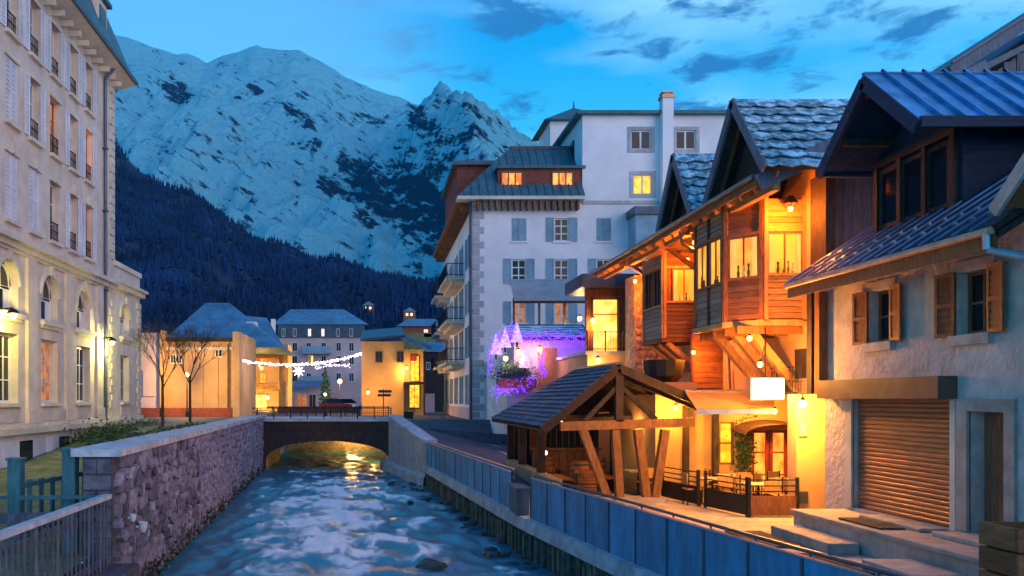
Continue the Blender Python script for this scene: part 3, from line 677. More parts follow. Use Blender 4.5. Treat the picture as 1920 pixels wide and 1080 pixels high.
def railing():
    t = thing('timber_railing', 'slatted timber railing with pale top rail running to the rubble wall', 'railing', (-4.9, 9, -3.2)); X = -4.92
    b = MB(); b.beam((X, 6.0, -1.80), (X, 15.3, -1.80), .16, .085); part(t, 'top_rail', b, 'rail_wood')
    b = MB(); b.beam((X - .04, 6.0, -2.98), (X - .04, 15.3, -2.98), .07, .1); b.beam((X - .04, 6, -2.05), (X - .04, 15.3, -2.05), .06, .09); part(t, 'lower_rail', b, 'slat_wood')
    g = MB(); g.box(-.007, .007, -.035, .035, 0, 1.28); me = mesh_of('slat', g, 'slat_wood'); r = random.Random(2); y = 6.2
    while y < 15.3: piece(t, 'slat', me, (X + .03 + r.uniform(-.008, .008), y, -3.12), Matrix.Rotation(r.uniform(-.02, .02), 3, 'X')); y += .2
railing()
b = MB(); b.prism([(XL(5), 5, -5), (XL(5), 15.6, -5), (XL(5) - 1.2, 15.6, -5), (XL(5) - 1.2, 5, -5)], (0, 0, 1.9)); solo('bank_footing', 'rough stone footing under the timber railing beside the river', 'footing', b, 'mortar')
def gate():
    t = thing('wooden_gate', 'teal wooden garden gate with pickets between two square posts', 'gate', (-6.6, 16, -3))
    for x, y, z0, z1 in ((-7.0, 16.2, -3, -1.2), (-5.75, 15.7, -3.05, -.98)):
        b = MB(); b.box(x - .12, x + .12, y - .12, y + .12, z0, z1); b.box(x - .15, x + .15, y - .15, y + .15, z1, z1 + .05); part(t, 'post', b, 'teal_wood')
    b = MB(); b.beam((-6.9, 16.2, -1.7), (-5.85, 19.0, -1.55), .07, .09); b.beam((-6.9, 16.2, -2.6), (-5.85, 19.0, -2.5), .07, .09); part(t, 'gate_rail', b, 'teal_wood')
    g = MB(); g.box(-.05, .05, -.018, .018, 0, 1.15); me = mesh_of('picket', g, 'teal_wood')
    for k in range(9): q = (k + .7) / 9.4; piece(t, 'picket', me, (-6.9 + 1.05 * q, 16.2 + 2.8 * q, -2.75), Matrix.Rotation(1.2, 3, 'Z'))
    b = MB(); b.beam((-7.35, 15.3, -1.83), (-5.0, 15.42, -1.83), .05, .07); part(t, 'cross_rail', b, 'teal_wood')
    b = MB(); b.beam((-7.3, 15.2, -2.2), (-5.9, 15.3, -2.2), .06, .2); part(t, 'lower_board', b, 'slat_wood')
    b = MB(); b.box(-7.25, -7.1, 15.05, 15.2, -3.0, -1.75); part(t, 'short_post', b, 'slat_wood')
gate()
def hedge(name, label, pts_fn, n, size, m, seed, cat='hedge'):
    r = random.Random(seed); mb = MB(); leaves(mb, [pts_fn(r) for _ in range(n)], size, r); return solo(name, label, cat, mb, m)
hedge('hedge', 'low clipped green hedge behind the rubble wall coping', lambda r: (lambda y: (XL(y) - .9 + r.uniform(-.35, .3), y, zL(0, y) + .05 + r.random() * (-.92 - zL(0, y))))(r.uniform(17.5, 31)), 5200, .07, 'leaf', 21)
hedge('shrub_row', 'dark loose shrubs at the foot of the cream building wing', lambda r: (-11.7 + r.gauss(0, .35), r.uniform(33, 44), zL(0, 38) - .1 + abs(r.gauss(0, .28))), 3000, .08, 'leaf', 22, 'shrub')

# ---- bare street trees
def bare_tree(label, base, H, seed, lean=0):
    r = random.Random(seed); t = thing('bare_tree', label, 'tree', base, 'bare trees on the left quay'); tr = MB(); br = MB(); bx, by, bz = base
    tr.tube(base, (bx + lean, by, bz + H * .42), .085, .06, 7)
    def grow(p, d_, L_, rr, lv):
        q = p + d_ * L_; br.tube(p, q, rr, rr * .68, 4, False)
        if lv == 0: return
        for k in range(3 if lv > 1 else 4):
            a = (d_ + Vector((r.uniform(-1, 1), r.uniform(-1, 1), r.uniform(-.25, .7))) * .62).normalized()
            grow(p + d_ * L_ * r.uniform(.55, 1), a, L_ * r.uniform(.58, .8), rr * .6, lv - 1)
    for k in range(5):
        a = k * 1.26 + r.random(); grow(Vector((bx + lean, by, bz + H * r.uniform(.3, .42))), Vector((math.cos(a) * .55, math.sin(a) * .55, 1)).normalized(), H * .22, .03, 5)
    part(t, 'trunk', tr, 'bark'); part(t, 'crown', br, 'bark')
bare_tree('bare young tree nearer the cream building, with thin twiggy crown', (-10.2, 40, -1.35), 6.0, 4)
bare_tree('bare young tree beside the quay street lamp', (-10.2, 46, -1.3), 6.2, 9)
def street_lamp(label, base, H, power, arm=False, r=.17, m='lamp_warm'):
    t = thing('street_lamp', label, 'street lamp', base, 'lit street lamps'); x, y, z = base
    b = MB(); b.tube((x, y, z), (x, y, z + H - r * 1.1), .055, .04, 8); b.lathe((x, y, z), [(.14, 0), (.13, .35), (.07, .5)], 8); part(t, 'pole', b, 'black_metal')
    b = MB(); b.ball((x, y, z + H), r, 12, 8); part(t, 'globe', b, m, True)
    b = MB(); b.lathe((x, y, z + H + r * .9), [(r * .8, 0), (r * .5, r * .4), (.02, r * .8)], 8); part(t, 'cap', b, 'black_metal')
    light(t, 'light', (x, y - r * 2.2, z + H), GOLD, power, .2)
street_lamp('lit globe street lamp on the left quay before the peach house', (-14.2, 63.0, -1.37), 3.2, 1500)

# ================================================================ RIGHT BANK
def pt(y, off=0): return Vector((XF(y) + off, y, 0))
def bank():
    t = thing('retaining_wall', 'low mossy retaining wall of upright piles under the blue fence', 'wall', (4, 20, -4.5))
    b = MB(); ys = [5 + i * .5 for i in range(83)]
    for a, c in zip(ys, ys[1:]):
        b.hexa([(XF(a) - .04, a, -5), (XF(c) - .04, c, -5), (XF(c) + .5, c, -5), (XF(a) + .5, a, -5), (XF(a) - .04, a, -3.3), (XF(c) - .04, c, -3.3), (XF(c) + .5, c, -3.3), (XF(a) + .5, a, -3.3)])
    part(t, 'wall_core', b, 'mortar')
    g = MB(); g.lathe((0, 0, 0), [(.085, 0), (.09, .5), (.08, 1.2)], 7); me = [mesh_of('pile', g, 'pile_wood')]
    g = MB(); g.box(-.07, .07, -.1, .1, 0, 1.15); me.append(mesh_of('pile', g, 'pile_wood'))
    r = random.Random(8); y = 9.0
    while y < 37.5: piece(t, 'pile', me[r.randrange(2)], (XF(y) - .06 + r.uniform(-.02, .02), y, -4.5 + r.uniform(-.12, .02)), Matrix.Rotation(r.uniform(-.05, .05), 3, 'X')); y += r.uniform(.28, .5)
    y = 5.5
    while y < 37.6:
        c = min(y + 1.6, 37.7); b = MB(); z1 = -3.0
        b.hexa([(XF(y) - .16, y, -3.32), (XF(c - .02) - .16, c - .02, -3.32), (XF(c - .02) + .2, c - .02, -3.32), (XF(y) + .2, y, -3.32), (XF(y) - .16, y, z1), (XF(c - .02) - .16, c - .02, z1), (XF(c - .02) + .2, c - .02, z1 + .02), (XF(y) + .2, y, z1 + .02)])
        part(t, 'kerb_block', b, 'concrete'); y = c
bank()
def fence(name, label, y0, n, dy, top, rail=True):
    t = thing(name, label, 'fence', (XF(y0), y0, -3), 'blue panel fences along the river')
    for k in range(n):
        a, c = y0 + k * dy, y0 + (k + 1) * dy - .025; ga, gc = pt(a), pt(c); b = MB(); r_ = R.uniform(-.006, .006)
        b.hexa([(ga.x + r_, a, -2.99), (gc.x - r_, c, -2.99), (gc.x + .03, c, -2.99), (ga.x + .03, a, -2.99), (ga.x + r_, a, top), (gc.x - r_, c, top), (gc.x + .03, c, top), (ga.x + .03, a, top)])
        part(t, 'panel', b, 'blue_panel')
        b = MB(); q = pt(c + .0125); b.box(q.x - .012, q.x + .05, q.y - .03, q.y + .03, -3.0, top + .02); part(t, 'post', b, 'metal_dark')
    if rail:
        b = MB(); e = y0 + n * dy; yk = [y0 + (e - y0) * i / 14 for i in range(15)]
        for a, c in zip(yk, yk[1:]): b.tube((XF(a) + .12, a, top + .07), (XF(c) + .12, c, top + .07), .028, n=6)
        part(t, 'hand_rail', b, 'copper' if y0 > 21 else 'metal_dark')
        b = MB()
        for k in range(n + 1): a = y0 + k * dy; b.tube((XF(a) + .12, a, top - .2), (XF(a) + .12, a, top + .07), .018, n=5); b.beam((XF(a) + .03, a, top - .15), (XF(a) + .12, a, top - .15), .03, .03)
        part(t, 'rail_bracket', b, 'metal_dark', kind='stuff')
        b = MB()
        for a, c in zip(yk, yk[1:]): b.hexa([(XF(a) - .02, a, top + .002), (XF(c) - .02, c, top + .002), (XF(c) + .05, c, top + .002), (XF(a) + .05, a, top + .002), (XF(a) - .02, a, top + .025), (XF(c) - .02, c, top + .025), (XF(c) + .05, c, top + .025), (XF(a) + .05, a, top + .025)])
        part(t, 'cap_strip', b, 'zinc')
fence('panel_fence', 'deep blue sheet panel fence in the foreground below the pavilion', 5.85, 13, 1.145, -2.0)
fence('panel_fence', 'pale blue sheet panel fence further off towards the bridge', 22.7, 13, 1.15, -2.0)
b = MB(); b.box(3.68, 4.0, 21.2, 22.4, -3.0, -2.35); b.box(3.64, 4.05, 21.15, 22.45, -2.35, -2.29); solo('junction_box', 'dark low cabinet in the gap between the two blue fences', 'cabinet', b, 'metal_dark')
def parapet():
    t = thing('parapet_wall', 'low stone parapet with pale flat coping climbing to the bridge', 'wall', (1.7, 42, -3))
    b = MB(); c = MB(); ys = [37.75 + i * .75 for i in range(12)]
    zt = lambda y: lerp(-2.0, -1.0, (y - 37.75) / 8.25)
    for p, q in zip(ys, ys[1:]):
        b.hexa([(XF(p) - .1, p, -5), (XF(q) - .1, q, -5), (XF(q) + .4, q, -5), (XF(p) + .4, p, -5), (XF(p) - .1, p, zt(p)), (XF(q) - .1, q, zt(q)), (XF(q) + .4, q, zt(q)), (XF(p) + .4, p, zt(p))])
        c.hexa([(XF(p) - .2, p, zt(p)), (XF(q) - .2, q, zt(q)), (XF(q) + .5, q, zt(q)), (XF(p) + .5, p, zt(p)), (XF(p) - .2, p, zt(p) + .12), (XF(q) - .2, q, zt(q) + .12), (XF(q) + .5, q, zt(q) + .12), (XF(p) + .5, p, zt(p) + .12)])
    part(t, 'wall_core', b, 'grey_stone'); part(t, 'coping', c, 'concrete')
    b = MB(); b.hexa([(2.2, 37.2, -5), (2.4, 37.6, -5), (1.0, 47, -5), (.3, 47, -5), (2.25, 37.2, -3.6), (2.4, 37.6, -3.4), (1.0, 47, -3.3), (.4, 47, -3.5)]); part(t, 'footing', b, 'concrete')
parapet()
b = MB(); r = random.Random(4)
b.ball((1.35, 19.4, -3.98), .42, 9, 6, .5); b.v = [(x + .1 * noise.noise((x * 4, y * 4, z * 4)), y + .1 * noise.noise((x * 4, y * 4, z * 4 + 9)), z + .08 * noise.noise((x * 5, y * 5, z * 5 + 3))) for x, y, z in b.v]
solo('boulder', 'dark wet boulder breaking the water near the foreground', 'boulder', b, 'rock')
rk = MB()
for _ in range(70):
    y = r.uniform(19, 40); x = XF(y) - .1 - abs(r.gauss(0, .5)); s = r.uniform(.08, .26); n0 = len(rk.v); rk.ball((x, y, WATER + r.uniform(-.08, .03)), s, 6, 4, .6)
    for i in range(n0, len(rk.v)): X_, Y_, Z_ = rk.v[i]; k = 1 + .5 * noise.noise((X_ * 7, Y_ * 7, Z_ * 7)); rk.v[i] = (x + (X_ - x) * k, y + (Y_ - y) * k, Z_)
o = bpy.data.objects.new('bank_rubble', mesh_of('bank_rubble', rk, 'rock')); link(o); tag(o, 'dark wet stones strewn along the foot of the retaining wall', 'rubble', None, 'stuff')

# ---- bridge
def bridge():
    t = thing('stone_bridge', 'low arched road bridge with thin railing across the river', 'bridge', (-3, 50, -4)); Y0, Y1 = 47.0, 54.0
    x0, x1 = -6.9, 1.0; a0, a1 = -6.1, .85; cx_ = (a0 + a1) / 2; hw = (a1 - a0) / 2; zc = lambda x: -3.45 + 1.05 * math.sqrt(max(0, 1 - ((x - cx_) / hw) ** 2)) ** .9
    n = 22; xs = [a0 + (a1 - a0) * (1 - math.cos(math.pi * i / n)) / 2 for i in range(n + 1)]; dk = -1.28; b = MB(); s = MB()
    for y in (Y0, Y1):
        b = MB()
        b.add([(x0 - 1, y, -5), (a0, y, -5), (a0, y, dk), (x0 - 1, y, dk)], [(0, 1, 2, 3)]); b.add([(a1, y, -5), (x1 + .6, y, -5), (x1 + .6, y, dk), (a1, y, dk)], [(0, 1, 2, 3)])
        for p, q in zip(xs, xs[1:]): b.add([(p, y, zc(p)), (q, y, zc(q)), (q, y, dk), (p, y, dk)], [(0, 1, 2, 3)])
        part(t, 'spandrel', b, 'wood_dark')
    for p, q in zip(xs, xs[1:]): s.add([(p, Y0, zc(p)), (q, Y0, zc(q)), (q, Y1, zc(q)), (p, Y1, zc(p))], [(0, 1, 2, 3)])
    for x in (a0, a1): s.add([(x, Y0, -5), (x, Y1, -5), (x, Y1, -3.45), (x, Y0, -3.45)], [(0, 1, 2, 3)])
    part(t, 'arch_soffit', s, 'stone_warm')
    b = MB(); b.box(x0 - 1, x1 + .6, Y0 - .15, Y1 + .15, dk, dk + .16); part(t, 'deck', b, 'concrete')
    b = MB(); b.box(x0, x1, Y0 - .02, Y0 - .0, dk - .6, dk - .02); part(t, 'edge_beam', b, 'wood_dark')
    for y in (Y0, Y1):
        b = MB(); b.tube((x0, y, -.52), (x1, y, -.52), .03); b.tube((x0, y, -.78), (x1, y, -.78), .018); b.tube((x0, y, -.98), (x1, y, -.98), .018); part(t, 'rail', b, 'black_metal', kind='stuff')
        for k in range(9): x = x0 + .3 + k * .95; b = MB(); b.box(x - .035, x + .035, y - .035, y + .035, dk + .16, -.48); part(t, 'rail_post', b, 'black_metal')
    g = MB(); g.box(-.011, .011, -.011, .011, 0, .6); me = mesh_of('baluster', g, 'black_metal')
    for k in range(30): piece(t, 'baluster', me, (-2.4 + k * .11, Y0, dk + .16))
bridge()
t = thing('arch_lamp', 'warm lamp under the bridge arch lighting its vault', 'lamp', (.3, 52, -2.9)); b = MB(); b.box(.2, .5, 51.9, 52.1, -2.95, -2.85); part(t, 'housing', b, 'black_metal'); b = MB(); b.box(.22, .48, 51.92, 52.08, -3.02, -2.955); part(t, 'lens', b, 'lamp_warm'); light(t, 'light', (.1, 52, -3.15), GOLD, 60, .15)
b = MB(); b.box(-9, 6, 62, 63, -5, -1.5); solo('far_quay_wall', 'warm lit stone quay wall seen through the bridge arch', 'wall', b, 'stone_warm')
lamp_globe('quay_lamp', 'small warm lamp on the quay wall beyond the bridge arch', (-1.5, 61.3, -2.2), 420, GOLD, stem=(-1.5, 62, -2.0))
def signpost():
    t = thing('signpost', 'dark direction signpost with two blades beside the orange house', 'signpost', (.95, 56, -1.35)); x = .68; y = 56
    b = MB(); b.tube((x, y, -1.4), (x, y, .65), .035); part(t, 'pole', b, 'black_metal')
    for z, dx in ((.42, .08), (.16, .03)): b = MB(); b.prism([(x - .42 + dx, y - .04, z), (x + .42 + dx, y - .04, z), (x + .52 + dx, y - .04, z + .09), (x + .42 + dx, y - .04, z + .18), (x - .42 + dx, y - .04, z + .18)], (0, .03, 0)); part(t, 'sign_blade', b, 'sign_brown')
signpost()

# ---- near house with roller shutter
HX = 10.6
def near_house():
    t = thing('shuttered_house', 'rough plastered house with roller shutter and blue metal roof in the right foreground', 'house', (HX, 15, -2.5)); F = Fr((HX, 0, 0), (0, 1, 0), (-1, 0, 0)); Y0, Y1 = 8.0, 19.4
    holes = [(16.9, 17.63, 1.2, 2.27), (14.22, 14.98, 1.16, 2.27), (15.14, 18.26, -2.4, .0), (13.83, 14.7, -2.36, -.22)]
    w = wall(F, Y0, Y1, -3.0, 3.1, holes, .3)
    w.add([(HX, Y1, -3), (16, Y1, -3), (16, Y1, 6.2), (HX, Y1, 2.9)], [(0, 1, 2, 3)]); w.add([(HX, Y0, -3), (16, Y0, -3), (16, Y0, 6.2), (HX, Y0, 2.9)], [(0, 1, 2, 3)])
    part(t, 'wall', w, 'rough_plaster')
    for a, c, z0, z1 in ((16.9, 17.63, 1.2, 2.27), (14.22, 14.98, 1.16, 2.27)):
        f = window(t, F, a, c, z0, z1, .26, 'frame_wood', 'glass', 2, 2, .06); mid = (a + c) / 2
        g = MB(); F.box(g, a - .12, c + .12, z0 - .2, z0 - .02, -.02, .12); part(f, 'sill', g, 'step_stone')
        g = MB(); F.box(g, a - .15, c + .15, z1 + .02, z1 + .2, -.02, .03); part(f, 'lintel', g, 'step_stone')
        for s, (p, q) in ((1, (c + .02, c + .46)), (-1, (a - .46, a - .02))):
            # shutters stand a little off the wall, hinged at the opening
            hinge = p if s > 0 else q; ang_ = .1 if s > 0 else .16
            d_ = Vector((-math.sin(ang_), s * math.cos(ang_), 0)); n_ = Vector((-math.cos(ang_), -s * math.sin(ang_), 0))
            G = Fr(Vector((HX - .03, hinge, 0)), d_, n_); shutter(t, G, 0, .46, z0 - .03, z1 + .03, 'shutter_wood', 0, .04, 9, .07)
    b = MB(); F.box(b, 15.0, 19.1, .005, .42, -.02, .36); part(t, 'shutter_box', b, 'header_metal')
    g = MB(); g.prism([(0, 0, 0), (-.025, 0, .025), (-.025, 0, .07), (0, 0, .095)], (0, 3.08, 0)); me = mesh_of('shutter_slat', g, 'roller')
    for k in range(25): piece(t, 'shutter_slat', me, (HX + .12, 15.16, -2.39 + k * .0965))
    b = MB(); F.box(b, 15.142, 18.258, -2.4, .0, -.3, -.13); part(t, 'shutter_back', b, 'header_metal')
    for a, c in ((15.0, 15.14), (18.26, 18.5)): b = MB(); F.box(b, a, c, -2.4, .0, -.02, .05); part(t, 'jamb', b, 'cream_trim')
    b = MB()
    for a, c, p, q in ((13.6, 13.83, -2.36, .0), (14.7, 14.96, -2.36, .0), (13.83, 14.7, -.215, .0)): F.box(b, a, c, p, q, -.02, .06)
    part(t, 'door_surround', b, 'step_stone')
    b = MB(); F.box(b, 13.84, 14.69, -2.36, -.23, -.32, -.26); dr = part(t, 'door', b, 'frame_wood')
    for k in range(5): g = MB(); F.box(g, 13.87 + k * .162, 14.02 + k * .162, -2.3, -.28, -.258, -.245); part(dr, 'plank', g, 'frame_wood')
    g = MB(); g.ball(F.p(13.95, -1.3, -.2), .035, 8, 5); part(dr, 'handle', g, 'zinc')
    # corner post and boards
    for y, x, m_ in ((19.36, 10.38, 'wood_mid'), (19.62, 10.34, 'wood_dark')): b = MB(); b.box(x, x + .2, y - .11, y + .11, .12, 2.5); part(t, 'corner_post', b, m_)
    # main roof: standing-seam sheets over boards
    EX, EZ, P = 9.7, 2.65, .65; zr = lambda x: EZ + (x - EX) * P
    b = MB(); b.slab((EX, 12.9, EZ - .03), (15, 12.9, zr(15) - .03), (15, 19.3, zr(15) - .03), (EX, 19.3, EZ - .03), -.1); b.slab((EX, 12.9, EZ - .06), (15, 12.9, zr(15) - .06), (15, 19.3, zr(15) - .06), (EX, 19.3, EZ - .06), .1); part(t, 'roof_deck', b, 'wood_dark')
    k = 0; y = 12.95
    while y < 19.3:
        c = min(y + .42, 19.32); b = MB(); b.slab((EX - .06, y + .015, EZ + .04), (15, y + .015, zr(15) + .08), (15, c - .015, zr(15) + .08), (EX - .06, c - .015, EZ + .04), .03)
        b.slab((EX - .06, c - .02, EZ + .085), (15, c - .02, zr(15) + .125), (15, c + .015, zr(15) + .125), (EX - .06, c + .015, EZ + .085), .07); part(t, 'roof_sheet', b, 'metal_roof'); y = c
    for row, xo in ((0, .35), (1, .75)):
        for k in range(15):
            y = 13.1 + k * .42; x = EX + xo; b = MB(); b.slab((x, y - .05, zr(x) + .16), (x + .04, y - .05, zr(x) + .2), (x + .04, y + .05, zr(x) + .2), (x, y + .05, zr(x) + .16), .1); part(t, 'snow_guard', b, 'zinc')
    b = MB(); b.beam((EX + .02, 12.9, EZ - .17), (EX + .02, 19.35, EZ - .17), .05, .26); part(t, 'fascia', b, 'wood_mid')
    b = MB(); b.tube((EX - .06, 12.9, EZ - .02), (EX - .06, 19.32, EZ - .02), .065, n=8); part(t, 'gutter', b, 'copper')
    b = MB(); b.tube((EX - .06, 13.0, EZ - .03), (EX - .05, 13.0, EZ - .3), .06, n=8); b.tube((EX - .05, 13.0, EZ - .3), (HX - .1, 12.5, EZ - .62), .06, n=8); b.tube((HX - .1, 12.5, EZ - .62), (HX - .1, 12.5, -2.6), .055, n=8); part(t, 'downpipe', b, 'zinc')
    for k in range(9): y = 13.2 + k * .74; b = MB(); b.beam((EX + .05, y, EZ - .12), (HX + .1, y, EZ - .12 + .95 * P), .1, .12); part(t, 'rafter', b, 'wood_mid')
    # the gabled dormer over the house
    X0, XB = 10.1, 15.5; yc, zc_, hw, zf = 17.0, 6.63, 1.65, 5.2
    for s in (-1, 1):
        b = MB(); a1, a2, a3, a4 = (X0, yc, zc_), (XB, yc, zc_), (XB, yc + s * hw, zf), (X0, yc + s * hw, zf)
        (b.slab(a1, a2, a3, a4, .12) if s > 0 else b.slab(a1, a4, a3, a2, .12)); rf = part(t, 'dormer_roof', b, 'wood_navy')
        n_ = 13 if s < 0 else 8
        for k in range(n_):
            xa = X0 - .03 + k * .42; xb = xa + .405; dn = Vector((0, s * hw, zf - zc_)); dz = Vector((0, 0, .06))
            e0 = -.02; e1 = 1.06
            b = MB(); q = [Vector((xa, yc, zc_)) + dn * e0 + dz, Vector((xb, yc, zc_)) + dn * e0 + dz, Vector((xb, yc, zc_)) + dn * e1 + dz, Vector((xa, yc, zc_)) + dn * e1 + dz]
            (b.slab(*q, .035) if s > 0 else b.slab(q[0], q[3], q[2], q[1], .035))
            p0 = Vector((xb, yc, zc_ + .1)); b.beam(p0 + dn * e0, p0 + dn * e1, .035, .09); part(rf, 'roof_sheet', b, 'metal_roof')
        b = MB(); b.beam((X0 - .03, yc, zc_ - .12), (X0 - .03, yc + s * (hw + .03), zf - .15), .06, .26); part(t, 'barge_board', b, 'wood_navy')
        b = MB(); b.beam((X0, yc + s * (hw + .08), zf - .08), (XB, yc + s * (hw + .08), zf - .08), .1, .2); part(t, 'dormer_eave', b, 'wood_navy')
        b = MB(); b.beam((X0 + .1, yc + s * .9, zf + .35), (11.4, yc + s * .9, zf + .35), .12, .16); part(t, 'purlin', b, 'wood_dark')
    b = MB(); b.beam((X0 + .05, yc, zc_ - .35), (12, yc, zc_ - .35), .14, .2); part(t, 'ridge_beam', b, 'wood_dark')
    D = Fr((11.3, 0, 0), (0, 1, 0), (-1, 0, 0)); y0, y1 = 15.85, 18.5
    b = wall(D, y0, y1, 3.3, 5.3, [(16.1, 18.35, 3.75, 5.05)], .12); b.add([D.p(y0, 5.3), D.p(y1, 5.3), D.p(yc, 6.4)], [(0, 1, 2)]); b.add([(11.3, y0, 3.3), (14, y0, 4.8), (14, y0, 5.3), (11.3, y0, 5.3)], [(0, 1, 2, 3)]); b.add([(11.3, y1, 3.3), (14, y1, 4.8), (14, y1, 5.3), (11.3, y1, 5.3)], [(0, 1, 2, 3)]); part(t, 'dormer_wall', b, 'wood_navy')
    for a, c in ((16.1, 16.8), (16.85, 17.6), (17.65, 18.35)): window(t, D, a, c, 3.75, 5.05, .02, 'wood_dark', 'glass', 1, 1, .09, name='dormer_window')
    for a in (16.0, 16.82, 17.62, 18.42): b = MB(); D.box(b, a - .06, a + .06, 3.68, 5.12, .0, .12); part(t, 'dormer_post', b, 'wood_dark')
    b = MB(); D.box(b, 15.9, 18.5, 5.12, 5.26, .0, .14); part(t, 'dormer_lintel', b, 'wood_dark')
    # second dormer at the frame edge
    X0 = 9.75; yc, zc_, hw, zf = 11.0, 4.85, 1.92, 3.05
    for s in (-1, 1):
        b = MB(); q = [(X0, yc, zc_), (15, yc, zc_), (15, yc + s * hw, zf), (X0, yc + s * hw, zf)]
        (b.slab(*q, .12) if s > 0 else b.slab(q[0], q[3], q[2], q[1], .12)); rf = part(t, 'dormer_roof', b, 'wood_mid')
        for k in range(9):
            xa = X0 - .04 + k * .42; dn = Vector((0, s * hw, zf - zc_)); b = MB(); q = [Vector((xa, yc, zc_ + .06)) - dn * .02, Vector((xa + .4, yc, zc_ + .06)) - dn * .02, Vector((xa + .4, yc, zc_ + .06)) + dn * 1.05, Vector((xa, yc, zc_ + .06)) + dn * 1.05]
            (b.slab(*q, .035) if s > 0 else b.slab(q[0], q[3], q[2], q[1], .035)); part(rf, 'roof_sheet', b, 'metal_roof')
        b = MB(); b.beam((X0 - .02, yc, zc_ - .1), (X0 - .02, yc + s * (hw + .05), zf - .12), .06, .22); part(t, 'barge_board', b, 'zinc')
    b = MB(); b.add([(10.45, 9.2, 3.0), (10.45, 12.8, 3.0), (10.45, 11, 4.7)], [(0, 1, 2)]); part(t, 'gable_boards', b, 'wood_mid')
near_house()
# terrace steps, mats and planter in front of the house
def steps():
    t = thing('terrace_steps', 'broad stone terrace with low steps before the roller shutter', 'steps', (9.8, 15, -3))
    for nm, a in (('terrace_slab', (9.42, HX, 11.5, 18.55, -3.0, -2.56)), ('terrace_tread', (9.36, HX, 11.45, 18.6, -2.558, -2.47)), ('threshold_step', (10.1, HX, 15.3, 17.2, -2.468, -2.4)), ('threshold_step', (10.05, HX, 13.6, 14.9, -2.468, -2.38)), ('entry_step', (8.75, 9.355, 15.9, 18.2, -3.0, -2.78)), ('entry_step', (8.5, 9.355, 13.0, 14.4, -3.0, -2.78))):
        b = MB(); b.box(*a); o = part(t, nm, b, 'step_stone'); m_ = o.modifiers.new('bevel', 'BEVEL'); m_.width = .018; m_.segments = 2
steps()
for lab, a in (('dark doormat on the lit paving at the foot of the far steps', (7.9, 8.7, 16.6, 18.6)), ('dark doormat on the paving between the two entry steps', (7.5, 8.5, 14.0, 15.9)), ('dark doormat on the terrace before the roller shutter', (9.55, 10.05, 15.6, 17.0))):
    z = -2.99 if a[0] < 9 else -2.468; b = MB(); b.box(a[0], a[1], a[2], a[3], z + .005, z + .03); solo('doormat', lab, 'doormat', b, 'mat_dark', group='doormats by the terrace steps')
def planter():
    t = thing('planter_box', 'large weathered timber planter box at the corner of the terrace', 'planter', (9, 11.6, -3)); x0, x1, y0, y1 = 8.35, 9.9, 10.7, 11.4
    for k in range(4):
        z = -2.98 + k * .33
        for nm, a in (('board', (x0, x1, y0, y0 + .05, z, z + .3)), ('board', (x0, x0 + .05, y0 + .055, y1, z, z + .3)), ('board', (x0 + .055, x1, y1 - .05, y1, z, z + .3))): b = MB(); b.box(*a); part(t, nm, b, 'siding_dark')
    b = MB(); b.box(x0 + .06, x1, y0 + .06, y1 - .06, -2.9, -1.78); part(t, 'soil', b, 'bark')
planter()

# ---- big chalet behind, top right
def big_chalet():
    t = thing('big_chalet', 'large dark timber chalet gable rising behind the near roofs', 'chalet', (22, 27, -3)); Y = 26.0
    A = Vector((17.2, 24.6, 9.95)); B = Vector((24.5, 24.6, 14.6)); C = Vector((31.8, 24.6, 9.95)); dY = Vector((0, 5, 0))
    b = MB(); b.box(18.6, 30.4, Y, 38, -3, 9.6); b.prism([(18.6, Y, 9.6), (30.4, Y, 9.6), (24.5, Y, 13.8)], (0, 12, 0)); part(t, 'wall', b, 'wood_grey')
    g = MB(); g.box(-.1, .1, -.03, .0, 0, 1); 
    for k in range(30):
        x = 18.8 + k * .4; top = 9.6 + min(x - 18.6, 30.4 - x) * .7; b = MB(); b.box(x - .185, x + .185, Y - .04, Y - .003, 6.0, top); part(t, 'board', b, 'wood_grey')
    for p, q in ((A, B), (B, C)):
        b = MB(); b.slab(p, q, q + dY, p + dY, .18); part(t, 'roof', b, 'slate_roof')
        b = MB(); n_ = Vector((0, -.02, -.22)); b.beam(p + n_, q + n_, .05, .3); part(t, 'barge_board', b, 'wood_grey')
        for k in range(1, 12):
            c = p + (q - p) * k / 12 - Vector((0, 0, .28)); b = MB(); b.beam(c + Vector((0, .05, 0)), c + Vector((0, 1.4, 0)), .14, .18); part(t, 'purlin', b, 'wood_mid')
        b = MB(); n_ = Vector((0, -.03, .04)); b.beam(p + n_, q + n_, .08, .06); part(t, 'verge_cap', b, 'metal_dark')
    b = MB(); b.slab(A + (B - A) * .55 + Vector((0, .1, .02)), A + (B - A) * .93 + Vector((0, .1, .02)), A + (B - A) * .93 + Vector((0, 1.5, .02)), A + (B - A) * .55 + Vector((0, 1.5, .02)), -.08); part(t, 'snow_patch', b, 'snow_patch')
    b = MB(); b.box(22.0, 23.2, Y - .06, Y - .045, 10.2, 11.4); part(t, 'window', b, 'glass')
big_chalet()

